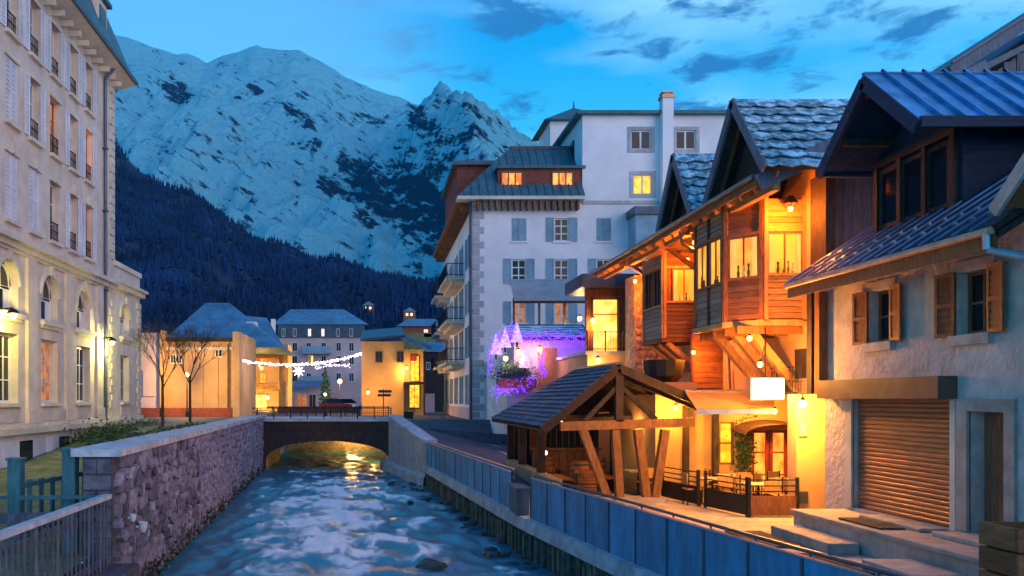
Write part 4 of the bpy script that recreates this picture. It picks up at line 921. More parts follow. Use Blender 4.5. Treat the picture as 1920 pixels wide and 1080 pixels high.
# ---- restaurant chalet with two timber bays
def boards(t, F, u0, u1, v0, v1, h, m, w=.0, th=.03, name='board'):
    n = max(1, round((v1 - v0) / h)); h = (v1 - v0) / n
    for k in range(n):
        b = MB(); a, c = v0 + k * h + .006, v0 + (k + 1) * h - .006
        P = F.p; b.hexa([P(u0, a, w), P(u1, a, w), P(u1, a, w + th), P(u0, a, w + th), P(u0, c, w), P(u1, c, w), P(u1, c, w + th * .45), P(u0, c, w + th * .45)]); part(t, name, b, m)
def vboards(t, F, u0, u1, v0, v1, wd, m, w=.0, th=.03, name='board'):
    n = max(1, round((u1 - u0) / wd)); wd = (u1 - u0) / n
    for k in range(n): b = MB(); F.box(b, u0 + k * wd + .008, u0 + (k + 1) * wd - .008, v0, v1, w, w + th); part(t, name, b, m)
def panel_face(t, F, u1, v0, v1, wz0, wz1, m, lit, nx=1, win=None, post='wood_light', hb=.16):
    """one face of a bay: corner posts, boards below and above, a lit window between"""
    b = MB(); F.box(b, 0, u1, v0, v1, -.12, -.03); part(t, 'bay_core', b, 'wood_mid')
    boards(t, F, .1, u1 - .1, v0 + .02, wz0 - .07, hb, m, -.028, .035); boards(t, F, .1, u1 - .1, wz1 + .08, v1 - .02, hb, m, -.028, .035)
    for a in (0, u1 - .1): b = MB(); F.box(b, a, a + .1, v0 - .05, v1 + .03, -.025, .05); part(t, 'bay_post', b, post)
    for p, q in ((wz0 - .07, wz0), (wz1, wz1 + .08)): b = MB(); F.box(b, .1, u1 - .1, p, q, -.028, .055); part(t, 'bay_rail', b, post)
    if win:
        for a, c in win:
            g = MB(); F.box(g, a, c, wz0 + .005, wz1 - .005, -.028, -.012); f = part(t, 'window', g, lit)
            g = MB()
            F.box(g, a - .05, a, wz0, wz1, -.028, .035); F.box(g, c, c + .05, wz0, wz1, -.028, .035); F.box(g, a - .001, c + .001, wz1 - .05, wz1, -.01, .03)
            part(f, 'frame', g, 'wood_mid')
            if lit == 'lit_bay':
                cw = (c - a) * .2
                for p, q in ((a, a + cw), (c - cw, c)): g = MB(); F.box(g, p + .004, q - .004, wz0 + .02, wz1 - .01, -.0115, -.004); part(f, 'curtain', g, 'lit_curtain')
                rr = random.Random(int(a * 97 + wz0 * 31 + F.o.x * 7)); u = a + cw + .03
                while u < c - cw - .06:
                    hh = rr.uniform(.1, .34); w_ = rr.uniform(.05, .11); g = MB(); g.lathe(F.p(u + w_ / 2, wz0 + .006, .012), [(w_ * .28, 0), (w_ * .42, hh * .35), (w_ * .2, hh * .6), (w_ * .34, hh)], 7); part(f, 'ornament', g, rr.choice(('wood_red', 'leaf', 'wood_mid', 'cloth'))); u += w_ + rr.uniform(.03, .14)
            if c - a > .6: g = MB(); F.box(g, (a + c) / 2 - .02, (a + c) / 2 + .02, wz0, wz1, -.01, .02); part(f, 'mullion', g, 'wood_mid')
def restaurant():
    t = thing('restaurant_chalet', 'warm lit timber restaurant with two overhanging bays under wide eaves', 'restaurant', (11.5, 27, -3)); FX = 11.5
    F = Fr((FX, 0, 0), (0, 1, 0), (-1, 0, 0)); E = Fr((0, 21.5, 0), (1, 0, 0), (0, -1, 0))
    # river front of the upper storeys and the end wall of upright boards
    w = wall(F, 21.5, 34.5, .15, 6.6, [(21.75, 22.6, .55, 1.35)], .2); part(t, 'front_wall', w, 'warm_wall')
    b = MB(); b.box(FX + .02, 20, 21.53, 34.5, .15, 6.2); part(t, 'body', b, 'wood_dark')
    vboards(t, E, FX - .02, 15.6, .9, 7.0, .24, 'wood_grey', .0, .035)
    b = MB(); b.box(11.36, 11.6, 20.75, 21.49, .13, 5.7); part(t, 'shade_post', b, 'wood_dark')  # dark post deepened into a fin that keeps the eave lamp off the boards
    f = window(t, F, 21.75, 22.6, .55, 1.35, .15, 'frame_red', 'lit_orange', 2, 2, .08)
    b = MB()
    for z in (.45, .85): b.tube((FX - .35, 21.5, z), (FX - .35, 23.2, z), .015, n=5)
    for k in range(12): b.tube((FX - .35, 21.55 + k * .145, .2), (FX - .35, 21.55 + k * .145, .85), .009, n=4)
    for k in range(4): c = Vector((FX - .36, 21.75 + k * .4, .62)); [b.tube(c + Vector((0, math.cos(a) * .15, math.sin(a) * .15)), c + Vector((0, math.cos(a + .8) * .15, math.sin(a + .8) * .15)), .009, n=4) for a in [i * .785 for i in range(8)]]
    part(t, 'iron_railing', b, 'black_metal', kind='stuff')
    # bay one
    A, B_, C_, D_ = Vector((11.5, 22.0, 0)), Vector((10.39, 22.0, 0)), Vector((9.66, 22.75, 0)), Vector((9.66, 24.8, 0)); v0, v1 = 2.12, 5.35
    def face(p, q): u = q - p; n = Vector((u.y, -u.x, 0)); n = n if (n.x < 0 or n.y < 0) else -n; return Fr(p, u, n), u.length
    G, L_ = face(B_, A); panel_face(t, G, L_, v0, v1, 3.35, 4.45, 'wood_siding', 'lit_bay', 1, [(.12, L_ - .12)])
    G, L_ = face(C_, B_); panel_face(t, G, L_, v0, v1, 3.3, 4.4, 'siding_dark', 'lit_bay', 1, [(.16, L_ - .16)], 'wood_mid')
    G, L_ = face(C_, D_); G.n = Vector((-1, 0, 0)); panel_face(t, G, L_, v0, v1, 3.25, 4.5, 'siding_pale', 'lit_bay', 1, [(.2, .9), (1.15, 1.85)], 'wood_mid')
    b = MB(); b.box(L_ * 0 + 9.62, 9.72, 23.72, 23.84, v0, v1); part(t, 'bay_post', b, 'wood_dark')
    b = MB(); b.prism([(11.5, 21.95, v0 - .16), (10.36, 21.95, v0 - .16), (9.6, 22.72, v0 - .16), (9.6, 24.85, v0 - .16), (11.5, 24.85, v0 - .16)], (0, 0, .15)); part(t, 'bay_floor', b, 'wood_light')
    for y in (22.35, 23.3, 24.4): b = MB(); b.beam((FX - .02, y, .25), (10.1, y, 1.94), .2, .24, (0, 1, 0)); part(t, 'brace', b, 'wood_light')
    for y in (22.2, 23.0, 23.8, 24.6): b = MB(); b.beam((FX, y, v0 - .27), (9.75, y, v0 - .27), .14, .2); part(t, 'joist', b, 'wood_mid')
    # bay two
    A2, B2, D2 = Vector((11.5, 28.8, 0)), Vector((10.1, 28.8, 0)), Vector((10.1, 30.9, 0)); v0, v1 = 2.12, 5.1
    G, L_ = face(B2, A2); panel_face(t, G, L_, v0, v1, 3.42, 4.55, 'siding_dark', 'lit_bay', 1, [(.35, 1.1)])
    G, L_ = face(B2, D2); G.n = Vector((-1, 0, 0)); panel_face(t, G, L_, v0, v1, 3.3, 4.6, 'siding_pale', 'glass', 1, [(.25, .9), (1.2, 1.85)])
    b = MB(); b.box(10.05, 11.5, 28.75, 30.95, v0 - .14, v0 - .005); part(t, 'bay_floor', b, 'wood_mid')
    for y in (29.0, 29.8, 30.6): b = MB(); b.beam((FX - .02, y, 1.0), (10.3, y, 1.96), .16, .18, (0, 1, 0)); part(t, 'brace', b, 'wood_light')
    # stone pier at the far end, small lattice window box between the bays
    b = MB(); b.box(10.55, 11.6, 33.4, 34.6, -3, 5.0); part(t, 'stone_pier', b, 'stone_warm'); r = random.Random(6)
    g = stone_mesh(77); sm = mesh_of('stone', g, 'stone_warm')
    for k in range(70):
        z = .9 + (k // 5) * .3; x = 10.68 + (k % 5) * .21 + .05 * (k // 5 % 2); piece(t, 'stone', sm, (x, 33.4, z), Matrix.Rotation(-math.pi / 2, 3, 'Z') @ Matrix.Diagonal((.5, .22, .3)))
    boards(t, Fr((0, 27.2, 0), (1, 0, 0), (0, -1, 0)), 10.55, 11.5, .35, 2.1, .17, 'siding_dark')
    b = MB(); b.box(10.5, 11.5, 27.21, 27.4, .2, 2.2); part(t, 'porch_wall', b, 'wood_red')
    b = MB(); b.box(10.45, 11.5, 27.0, 27.4, .0, .2); part(t, 'porch_slab', b, 'concrete')
    # ground floor: lit end pier, recess with entrance, cream wall facing down river
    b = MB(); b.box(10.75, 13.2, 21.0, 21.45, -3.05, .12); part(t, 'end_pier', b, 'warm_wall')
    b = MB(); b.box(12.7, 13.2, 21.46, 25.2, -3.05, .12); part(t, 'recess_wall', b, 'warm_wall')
    W2 = Fr((0, 25.2, 0), (1, 0, 0), (0, -1, 0))
    part(t, 'entrance_wall', wall(W2, 9.3, 12.7, -3.05, .14, [(11.55, 12.65, -3.0, -.95), (10.55, 11.0, -2.0, -.7)], .25), 'warm_wall')
    for a, c in ((11.55, 12.08), (12.12, 12.65)):
        o = window(t, W2, a, c, -3.0, -.95, .15, 'frame_red', 'lit_orange', 1, 3, .09, name='entrance_door')
    window(t, W2, 10.55, 11.0, -2.0, -.7, .15, 'frame_wood', 'lit_yellow', 1, 2, .06)
    b = MB()
    for k in range(10):
        a0, a1 = math.pi * k / 10, math.pi * (k + 1) / 10; P = lambda a, y: (11.95 + 1.0 * math.cos(a), y, -.95 + .32 * math.sin(a))
        b.add([P(a0, 25.2), P(a1, 25.2), (P(a1, 24.3)[0], 24.3, P(a1, 24.3)[2] - .12), (P(a0, 24.3)[0], 24.3, P(a0, 24.3)[2] - .12)], [(0, 1, 2, 3)])
    part(t, 'door_canopy', b, 'header_metal')
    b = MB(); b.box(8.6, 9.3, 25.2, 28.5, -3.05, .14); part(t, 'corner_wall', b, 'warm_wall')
    b = MB(); b.box(9.3, 11.5, 25.45, 34.5, -.05, .149); part(t, 'floor_slab', b, 'wood_mid')
    for x in (9.4, 10.3): b = MB(); b.box(x, x + .16, 25.0, 25.16, -3, .0); part(t, 'timber_post', b, 'wood_dark')
    # wide eaves
    EX, EZ, P = 9.4, 5.42, .5; y0, y1 = 20.2, 35.2; zr = lambda x: EZ + (x - EX) * P
    b = MB(); b.slab((EX, y0, EZ), (16, y0, zr(16)), (16, y1, zr(16)), (EX, y1, EZ), .14); part(t, 'main_roof', b, 'slate_roof')
    b = MB(); b.beam((EX - .02, y0, EZ - .1), (EX - .02, y1, EZ - .1), .07, .24); part(t, 'fascia', b, 'wood_mid')
    b = MB(); b.beam((EX, y0 - .03, EZ - .15), (15, y0 - .03, zr(15) - .15), .07, .42); part(t, 'verge_board', b, 'wood_grey')
    b = MB(); b.tube((EX - .1, y0, EZ + .02), (EX - .1, y1, EZ - .05), .07, n=8); part(t, 'gutter', b, 'metal_dark')
    for k in range(19): y = y0 + .3 + k * .8; b = MB(); b.beam((EX + .05, y, EZ - .25), (FX, y, zr(FX) - .25), .12, .17); part(t, 'rafter', b, 'wood_light')
    for y in (25.6, 27.8, 31.6): b = MB(); b.beam((FX, y, 3.9), (9.75, y, 5.2), .13, .15, (0, 1, 0)); part(t, 'eave_brace', b, 'wood_mid'); b = MB(); b.box(9.6, FX, y - .1, y + .1, 5.05, 5.25); part(t, 'eave_beam', b, 'wood_light')
    b = MB(); b.beam((9.85, y0, 5.2), (9.85, y1, 5.2), .18, .2); part(t, 'eave_purlin', b, 'wood_light')
    b = MB(); b.tube((9.4, 25.4, 5.15), (9.5, 25.4, 4.75), .04); b.tube((9.5, 25.4, 4.75), (11.2, 26.4, 4.35), .04); b.tube((11.2, 26.4, 4.35), (11.4, 26.4, .3), .04); part(t, 'downpipe', b, 'metal_dark')
    # cross gables with stone slates
    for yc, zt, hw, zb, xb in ((21.7, 7.82, 1.75, 5.62, 14.2), (26.0, 7.67, 1.4, 5.58, 13.6)):
        X0 = 9.45
        b = MB(); b.add([(X0 + .55, yc - hw * .8, zb + .1), (X0 + .55, yc + hw * .8, zb + .1), (X0 + .55, yc, zt - .3)], [(0, 1, 2)]); gb = part(t, 'gable_wall', b, 'wood_dark')
        r = random.Random(int(yc))
        for s in (-1, 1):
            b = MB(); q = [Vector((X0, yc, zt)), Vector((xb, yc, zt)), Vector((xb, yc + s * hw, zb)), Vector((X0, yc + s * hw, zb))]
            (b.slab(*q, .1) if s > 0 else b.slab(q[0], q[3], q[2], q[1], .1)); rf = part(t, 'gable_roof', b, 'wood_dark')
            b = MB(); b.beam((X0 - .03, yc - s * .02, zt - .03), (X0 - .03, yc + s * (hw + .03), zb - .05), .07, .26); part(t, 'barge_board', b, 'wood_grey')
            b = MB(); b.beam((X0 + .3, yc, zt - .2), (X0 + .3, yc + s * hw, zb - .2), .06, .16); part(t, 'inner_board', b, 'wood_mid')
            if s < 0:
                dn = Vector((0, s * hw, zb - zt)); L_ = dn.length; dn.normalize(); nn = Vector((0, -dn.z, dn.y)); nn = nn if nn.z > 0 else -nn
                rows_ = int(L_ / .36)
                for j in range(rows_ + 1):
                    x = X0 - .06 - (.28 if j % 2 else 0)
                    while x < xb:
                        wd = r.uniform(.50, .64); ln = .52; o_ = Vector((x, yc, zt)) + dn * (j * .36 - .03); lift = .05 + r.uniform(0, .02)
                        x0_ = max(x, X0 - .06); x1_ = min(x + wd - .02, xb)
                        if x1_ - x0_ > .1:
                            p = [Vector((x0_, o_.y, o_.z)) + nn * .01, Vector((x1_, o_.y, o_.z)) + nn * .01]; ee = dn * ln
                            q = [p[0], p[1], p[1] + ee * .8 + nn * (lift + .04), (p[0] + p[1]) / 2 + ee + nn * (lift + .05), p[0] + ee * .8 + nn * (lift + .04)]
                            b = MB(); b.prism(q, nn * .03); part(rf, 'slate', b, 'slate_frost')
                        x += wd
    b = MB(); b.lathe((10.9, 21.6, 5.0), [(.12, 0), (.2, .1), (.08, .3)], 8); part(t, 'eave_ornament', b, 'wood_dark')
restaurant()
for i, (loc, pw, lab) in enumerate((((10.75, 21.3, 4.9), 95, 'warm eave lamp beside the nearer timber bay'), ((9.95, 25.6, 4.85), 85, 'warm eave lamp between the two timber bays'), ((10.6, 27.9, 4.7), 70, 'warm eave lamp beside the farther timber bay'), ((10.2, 32.2, 4.6), 110, 'warm eave lamp above the stone pier'), ((9.6, 21.1, 1.55), 120, 'warm lamp hung under the nearer bay, lighting its braces'), ((10.3, 26.6, 1.5), 70, 'warm lamp over the porch between the bays'))):
    lamp_globe('eave_lamp', lab, loc, pw * 3.1, (1, .23, .016), r=.07, group='warm lamps under the restaurant eaves')
# entrance awning, sign box, terrace lamp
def awning(name, label, a, b_, c, d_, m, th=.03, bar='zinc'):
    t = thing(name, label, 'awning', a); s = MB(); s.slab(a, b_, c, d_, th); part(t, 'cloth', s, m); s = MB(); s.beam(Vector(c) - Vector((0, .02, .06)), Vector(d_) - Vector((0, .02, .06)), .09, .12); part(t, 'front_bar', s, bar); s = MB(); s.tube(a, b_, .07, n=8); part(t, 'roller_tube', s, 'zinc'); return t
awning('entrance_awning', 'amber cloth awning over the restaurant entrance', (9.0, 23.9, .2), (11.6, 23.9, .2), (10.6, 21.9, -.28), (8.95, 22.9, -.3), 'awning_warm')
t = thing('sign_box', 'bright white illuminated sign box under the nearer bay', 'sign', (10.35, 21.9, 0)); b = MB(); b.box(9.92, 10.8, 21.72, 21.95, -.02, .56); part(t, 'housing', b, 'zinc'); b = MB(); b.box(9.94, 10.78, 21.695, 21.718, 0, .54); part(t, 'lit_face', b, 'sign_white'); b = MB(); b.tube((10.36, 21.85, .56), (10.36, 21.85, 1.9), .02); part(t, 'hanger', b, 'black_metal'); light(t, 'light', (10.36, 21.3, .2), (1, .7, .3), 60, .25)
lamp_globe('entrance_lamp', 'strong yellow lamp on the end pier of the restaurant', (10.62, 20.45, -.12), 800, (1, .44, .04), 'lamp_yellow', .1, stem=(10.9, 21.0, .1))
lamp_globe('sign_lantern', 'small warm lantern on an arm beside the lit sign box', (9.45, 20.2, .85), 360, (1, .45, .06), 'lamp_warm', .07, stem=(10.4, 21.9, 1.5))
lamp_globe('recess_lamp', 'warm lamp on the ceiling of the entrance recess', (11.6, 23.9, -.35), 260, (1, .42, .05), r=.08)
lamp_globe('recess_lamp', 'warm lamp lighting the cream corner wall behind the pavilion', (9.0, 24.6, -.25), 200, (1, .42, .05), r=.08)
# restaurant terrace: railing, tables, chairs
def terrace_rail():
    t = thing('terrace_railing', 'dark metal terrace railing with solid lower panels before the restaurant', 'railing', (9.5, 21, -3)); A = Vector((9.5, 20.9, -3)); B_ = Vector((10.72, 20.9, -3)); C_ = Vector((8.75, 25.0, -3))
    for p, q, m_ in ((A, B_, 'wood_mid'), (A + (C_ - A) * .02, A + (C_ - A) * .46, 'black_metal'), (A + (C_ - A) * .54, C_, 'black_metal')):
        u = Vector((0, 0, 1)); b = MB(); b.beam(p + u * .3, q + u * .3, .03, .5); part(t, 'lower_panel', b, m_)
        for z in (.66, .8, .95): b = MB(); b.beam(p + u * z, q + u * z, .03, .03); part(t, 'rail', b, 'black_metal')
        for c in (p, q): b = MB(); b.beam(c, c + u * 1.02, .07, .07); part(t, 'post', b, 'black_metal')
terrace_rail()
def table(label, x, y):
    t = thing('cafe_table', label, 'table', (x, y, -3), 'cafe tables on the restaurant terrace'); b = MB(); b.box(x - .35, x + .35, y - .35, y + .35, -2.28, -2.24); part(t, 'table_top', b, 'cloth'); b = MB(); b.tube((x, y, -3), (x, y, -2.28), .035); b.box(x - .22, x + .22, y - .22, y + .22, -3, -2.97); part(t, 'pedestal', b, 'black_metal')
def chair(label, x, y, rz):
    t = thing('cafe_chair', label, 'chair', (x, y, -3), 'cafe chairs on the restaurant terrace'); M_ = Matrix.Rotation(rz, 3, 'Z'); o = Vector((x, y, -3))
    def bx_(nm, *a):
        b = MB(); b.box(*a); b.v = [tuple(M_ @ Vector(p) + o) for p in b.v]; part(t, nm, b, 'wood_light' if nm in ('seat', 'backrest') else 'black_metal')
    bx_('seat', -.2, .2, -.2, .2, .43, .47); bx_('backrest', -.2, .2, .18, .21, .58, .9)
    for sx in (-1, 1):
        for sy in (-1, 1): bx_('leg', sx * .18 - .015, sx * .18 + .015, sy * .18 - .015, sy * .18 + .015, 0, .43 if sy < 0 else .92)
for lab, x, y in (('square cafe table next to the brown railing panel', 10.2, 21.9), ('square cafe table in front of the entrance doors', 11.6, 23.2), ('square cafe table beside the dark railing panels', 9.6, 23.4)): table(lab, x, y)
for lab, x, y, r_ in (('cafe chair with its back to the brown railing panel', 10.2, 21.35, 3.14), ('cafe chair behind the table at the brown railing panel', 10.25, 22.5, 0), ('cafe chair at the end pier side of the front table', 10.75, 21.9, -1.57), ('cafe chair on the river side of the middle table', 11.0, 23.2, 1.57), ('cafe chair against the entrance doors', 11.6, 23.8, 0), ('cafe chair between the dark railing and the far table', 9.65, 22.85, 3.14)): chair(lab, x, y, r_)
for lab, x, y in (('square cafe table deep in the terrace by the lit window', 10.6, 24.4), ('square cafe table behind the leaning posts', 8.3, 25.9)): table(lab, x, y)
for lab, x, y, r_ in (('cafe chair facing the lit window table', 10.6, 23.9, 3.14), ('cafe chair under the lit window', 10.1, 24.5, 1.57), ('cafe chair by the table behind the leaning posts', 8.35, 25.4, 3.14), ('cafe chair on the river side of the railing table', 9.05, 23.5, 1.57), ('cafe chair at the far side of the railing table', 9.65, 24.0, 0)): chair(lab, x, y, r_)
hedge('ivy', 'ivy climbing the cream wall between lit window and entrance doors', lambda r: (11.27 + r.gauss(0, .16), 25.12 + r.uniform(-.08, .04), -1.6 + r.gauss(0, .5)), 900, .05, 'leaf', 41, 'ivy')
b = MB(); b.lathe((9.55, 27.2, .55), [(.42, 0), (.62, .2), (.68, .72), (.62, .72), (.55, .4)], 14); solo('iron_cauldron', 'big dark iron tub on the ledge between pavilion roof and bays', 'tub', b, 'black_metal', smooth=False)
b = MB(); b.box(8.7, 10.4, 26.6, 27.8, .15, .54); solo('tub_ledge', 'plastered ledge carrying the dark iron tub', 'ledge', b, 'warm_wall')
t = thing('menu_board', 'small framed menu board on the end pier beside the entrance', 'board', (10.9, 20.98, -.9)); b = MB(); b.box(10.8, 11.0, 20.96, 20.998, -.95, -.6); part(t, 'frame', b, 'wood_light'); b = MB(); b.box(10.82, 10.98, 20.95, 20.958, -.93, -.62); part(t, 'sheet', b, 'cloth')
b = MB(); b.box(10.82, 11.02, 20.95, 20.998, -2.65, -2.35)
for k in range(4): b.box(10.84, 11.0, 20.94, 20.949, -2.62 + k * .07, -2.59 + k * .07)
solo('vent_grille', 'small dark vent grille low on the yellow lit pier', 'vent', b, 'metal_dark')

# ---- timber pavilion
def pavilion():
    t = thing('timber_pavilion', 'open timber pavilion with shingled hip roof and leaning posts by the blue fence', 'pavilion', (7.1, 28, -3))
    Yf, Yr, Yb = 24.0, 29.0, 34.4; XA, ZA = 7.12, 1.02; XE, ZE = 4.92, -.8; XR, ZR = 9.83, -.14
    ap, ar = Vector((XA, Yf, ZA)), Vector((XA, Yr, ZA)); lf, lb = Vector((XE, Yf, ZE)), Vector((XE, Yb, ZE)); rf_, rb = Vector((XR, Yf, ZR)), Vector((XR, Yb, ZR - .3))
    dp = Vector((0, 0, -.09)); b = MB(); b.prism([ap + dp, ar + dp, lb + dp, lf + dp], dp * .6); deck = part(t, 'roof_slope', b, 'wood_dark')
    b = MB(); b.prism([ap + dp, rf_ + dp, rb + dp, ar + dp], dp * .6); part(t, 'right_slope', b, 'wood_dark'); b = MB(); b.prism([ap, rf_, rb, ar], Vector((0, 0, -.06))); part(t, 'right_shingles', b, 'shingle')
    b = MB(); b.prism([ar, rb, lb], dp); part(t, 'hip_slope', b, 'shingle')
    r = random.Random(12); dn = (lf - ap); n_ = Vector((dn.z, 0, -dn.x)); n_ = (n_ if n_.z > 0 else -n_).normalized(); rows_ = 14
    for j in range(rows_):
        f0, f1 = (j - .02) / rows_, (j + 1.25) / rows_; ye = lerp(Yr, Yb, (j + .6) / rows_); y = Yf - .05 + r.uniform(-.2, 0) * 1
        while y < ye:
            w_ = r.uniform(.36, .5); a0, a1 = max(y, Yf - .06), min(y + w_ - .012, ye)
            if a1 - a0 > .06:
                b = MB(); l0, l1 = .0, .035 + r.uniform(0, .02); P = lambda f, yy, l: Vector((XA, yy, ZA)) + dn * f + n_ * l
                b.prism([P(f0, a0, l0), P(f0, a1, l0), P(f1, a1, l1), P(f1, a0, l1)], n_ * .022); part(deck, 'shingle', b, 'shingle')
            y += w_
    b = MB(); b.beam(ap + Vector((0, -.06, .02)), ar + Vector((0, 0, .03)), .22, .06); part(t, 'ridge_cap', b, 'metal_dark')
    for p, q in ((ap, lf), (ap, rf_)): b = MB(); b.beam(p + Vector((0, -.03, -.12)), q + Vector((0, -.03, -.12)), .07, .24); part(t, 'barge_board', b, 'wood_dark'); b = MB(); b.beam(p + Vector((0, .5, -.24)), q + Vector((0, .5, -.24)), .12, .14); part(t, 'rafter', b, 'wood_dark')
    for y in (25.6, 27.2, 28.8):
        for q in (lf, rf_): b = MB(); b.beam((XA, y, ZA - .2), (q.x, y, q.z - .22), .1, .13); part(t, 'rafter', b, 'wood_dark')
    Y = 24.15
    b = MB(); b.beam((5.45, Y, -.80), (9.35, Y, -.68), .22, .26); part(t, 'tie_beam', b, 'wood_post')
    b = MB(); b.beam((XA + .05, Y, -.66), (XA + .05, Y, .78), .22, .22, (0, 1, 0)); part(t, 'king_post', b, 'wood_dark')
    for x, z in ((6.15, -.66), (8.25, -.6)): b = MB(); b.beam((x, Y, z), (XA + .05, Y, .42), .13, .15, (0, 1, 0)); part(t, 'strut', b, 'wood_dark')
    for x0, x1, z0 in ((6.12, 6.86, -2.95), (7.06, 7.2, -2.95), (7.72, 7.98, -2.9), (8.52, 8.22, -2.9)): b = MB(); b.beam((x1, Y, z0), (x0, Y, -.9), .22, .24, (0, 1, 0)); part(t, 'leaning_post', b, 'wood_post')
    for y in (27.5, 31, 33.6):
        b = MB(); b.box(5.45, 5.7, y - .12, y + .12, -3, -.75); part(t, 'post', b, 'wood_dark'); b = MB(); b.box(8.9, 9.12, y - .12, y + .12, -3, -.45); part(t, 'post', b, 'wood_dark'); b = MB(); b.beam((5.45, y, -.8), (9.1, y, -.62), .18, .2); part(t, 'tie_beam', b, 'wood_dark')
    b = MB(); b.beam((5.3, Yf + .2, -.72), (5.3, Yb - .3, -.72), .2, .2); part(t, 'wall_plate', b, 'wood_dark')
    b = MB(); b.box(6.6, 8.5, 23.85, 24.5, -3.02, -2.86); part(t, 'plinth', b, 'step_stone')
    b = MB(); b.box(5.4, 5.75, 25.2, 34, -3.02, -2.45); part(t, 'low_wall', b, 'stone_warm')
pavilion()
b = MB(); b.box(6.2, 8.6, 31.6, 32.2, -3, -1.95); b.box(6.1, 8.7, 31.5, 32.3, -1.95, -1.88)
for k in range(8): b.box(6.22 + k * .3, 6.46 + k * .3, 31.57, 31.595, -2.9, -2.05)
solo('bar_counter', 'dark timber bar counter at the back of the pavilion', 'counter', b, 'wood_mid')
for i, (x, y, lab) in enumerate(((6.9, 27.6, 'wooden barrel nearest the leaning posts in the pavilion'), (7.9, 29.2, 'wooden barrel deeper in the pavilion by the bar counter'), (6.2, 29.8, 'wooden barrel beside the low wall in the pavilion'))):
    t = thing('barrel', lab, 'barrel', (x, y, -3), 'barrels in the pavilion'); b = MB(); b.lathe((x, y, -3), [(.26, 0), (.33, .3), (.34, .45), (.33, .6), (.26, .92)], 14); part(t, 'staves', b, 'wood_mid', True)
    for z in (.12, .34, .6, .8): b = MB(); rr = .275 + .06 * math.sin(math.pi * z / .92) + .012; b.lathe((x, y, -3 + z), [(rr, 0), (rr, .05)], 14); part(t, 'hoop', b, 'metal_dark')
t = thing('darkening_screen', 'dark plank screen added to darken the back of the pavilion', 'screen', (7.2, 34, -3))  # added sheet of planks, its dark colour standing in for the interior shade
for k in range(13): b = MB(); b.box(5.8 + k * .25, 6.03 + k * .25, 33.98, 34.03, -3, -.9); part(t, 'plank', b, 'wood_dark')
for i, (x, y, z, lab) in enumerate(((6.5, 25.4, -3, 'lower wooden crate behind the leaning posts of the pavilion'), (6.55, 25.45, -2.6, 'upper wooden crate behind the leaning posts of the pavilion'), (7.3, 31.1, -3, 'wooden crate before the bar counter'))):
    t = thing('crate', lab, 'crate', (x, y, z), 'crates in the pavilion')
    for j in range(4):
        for q in ((x - .3, x + .3, y - .22, y - .2), (x - .3, x + .3, y + .2, y + .22)): b = MB(); b.box(q[0], q[1], q[2], q[3], z + .02 + j * .095, z + .1 + j * .095); part(t, 'slat', b, 'wood_mid')
    b = MB(); b.box(x - .28, x + .28, y - .198, y + .198, z, z + .3); part(t, 'bottles', b, 'dark_inside')
b = MB(); b.box(6.3, 7.0, 33.3, 33.36, -2.3, -1.2); solo('red_banner', 'dark red cloth panel hung at the back of the pavilion', 'banner', b, 'wood_red')
for lab, x0, x1, y in (('long timber bench under the left side of the pavilion', 5.9, 6.3, 26.0), ('long timber bench in the middle of the pavilion', 7.5, 7.9, 26.5)):
    t = thing('timber_bench', lab, 'bench', (x0, y, -3), 'benches in the pavilion'); b = MB(); b.box(x0, x1, y, y + 2, -2.58, -2.53); part(t, 'seat', b, 'wood_mid')
    for yy_ in (y + .2, y + 1.7): b = MB(); b.box(x0 + .04, x1 - .04, yy_, yy_ + .08, -3, -2.58); part(t, 'leg', b, 'wood_dark')
for i, (loc, pw, lab) in enumerate((((6.2, 24.6, .2), 6, 'small white bulb under the left rafter of the pavilion'), ((5.55, 24.4, -.72), 6, 'small white bulb at the left end of the pavilion tie beam'), ((7.0, 30.5, -.75), 14, 'warm bulb deep inside the pavilion'), ((8.3, 26.8, -.75), 45, 'warm bulb inside the pavilion on the restaurant side'), ((5.75, 27.6, -1.8), 5, 'small bulb on the dark post of the pavilion'))):
    lamp_globe('pavilion_bulb', lab, loc, pw, WARM, 'lamp_white' if pw < 10 else 'lamp_warm', .07, 'bulbs hung in the pavilion', cap=False)

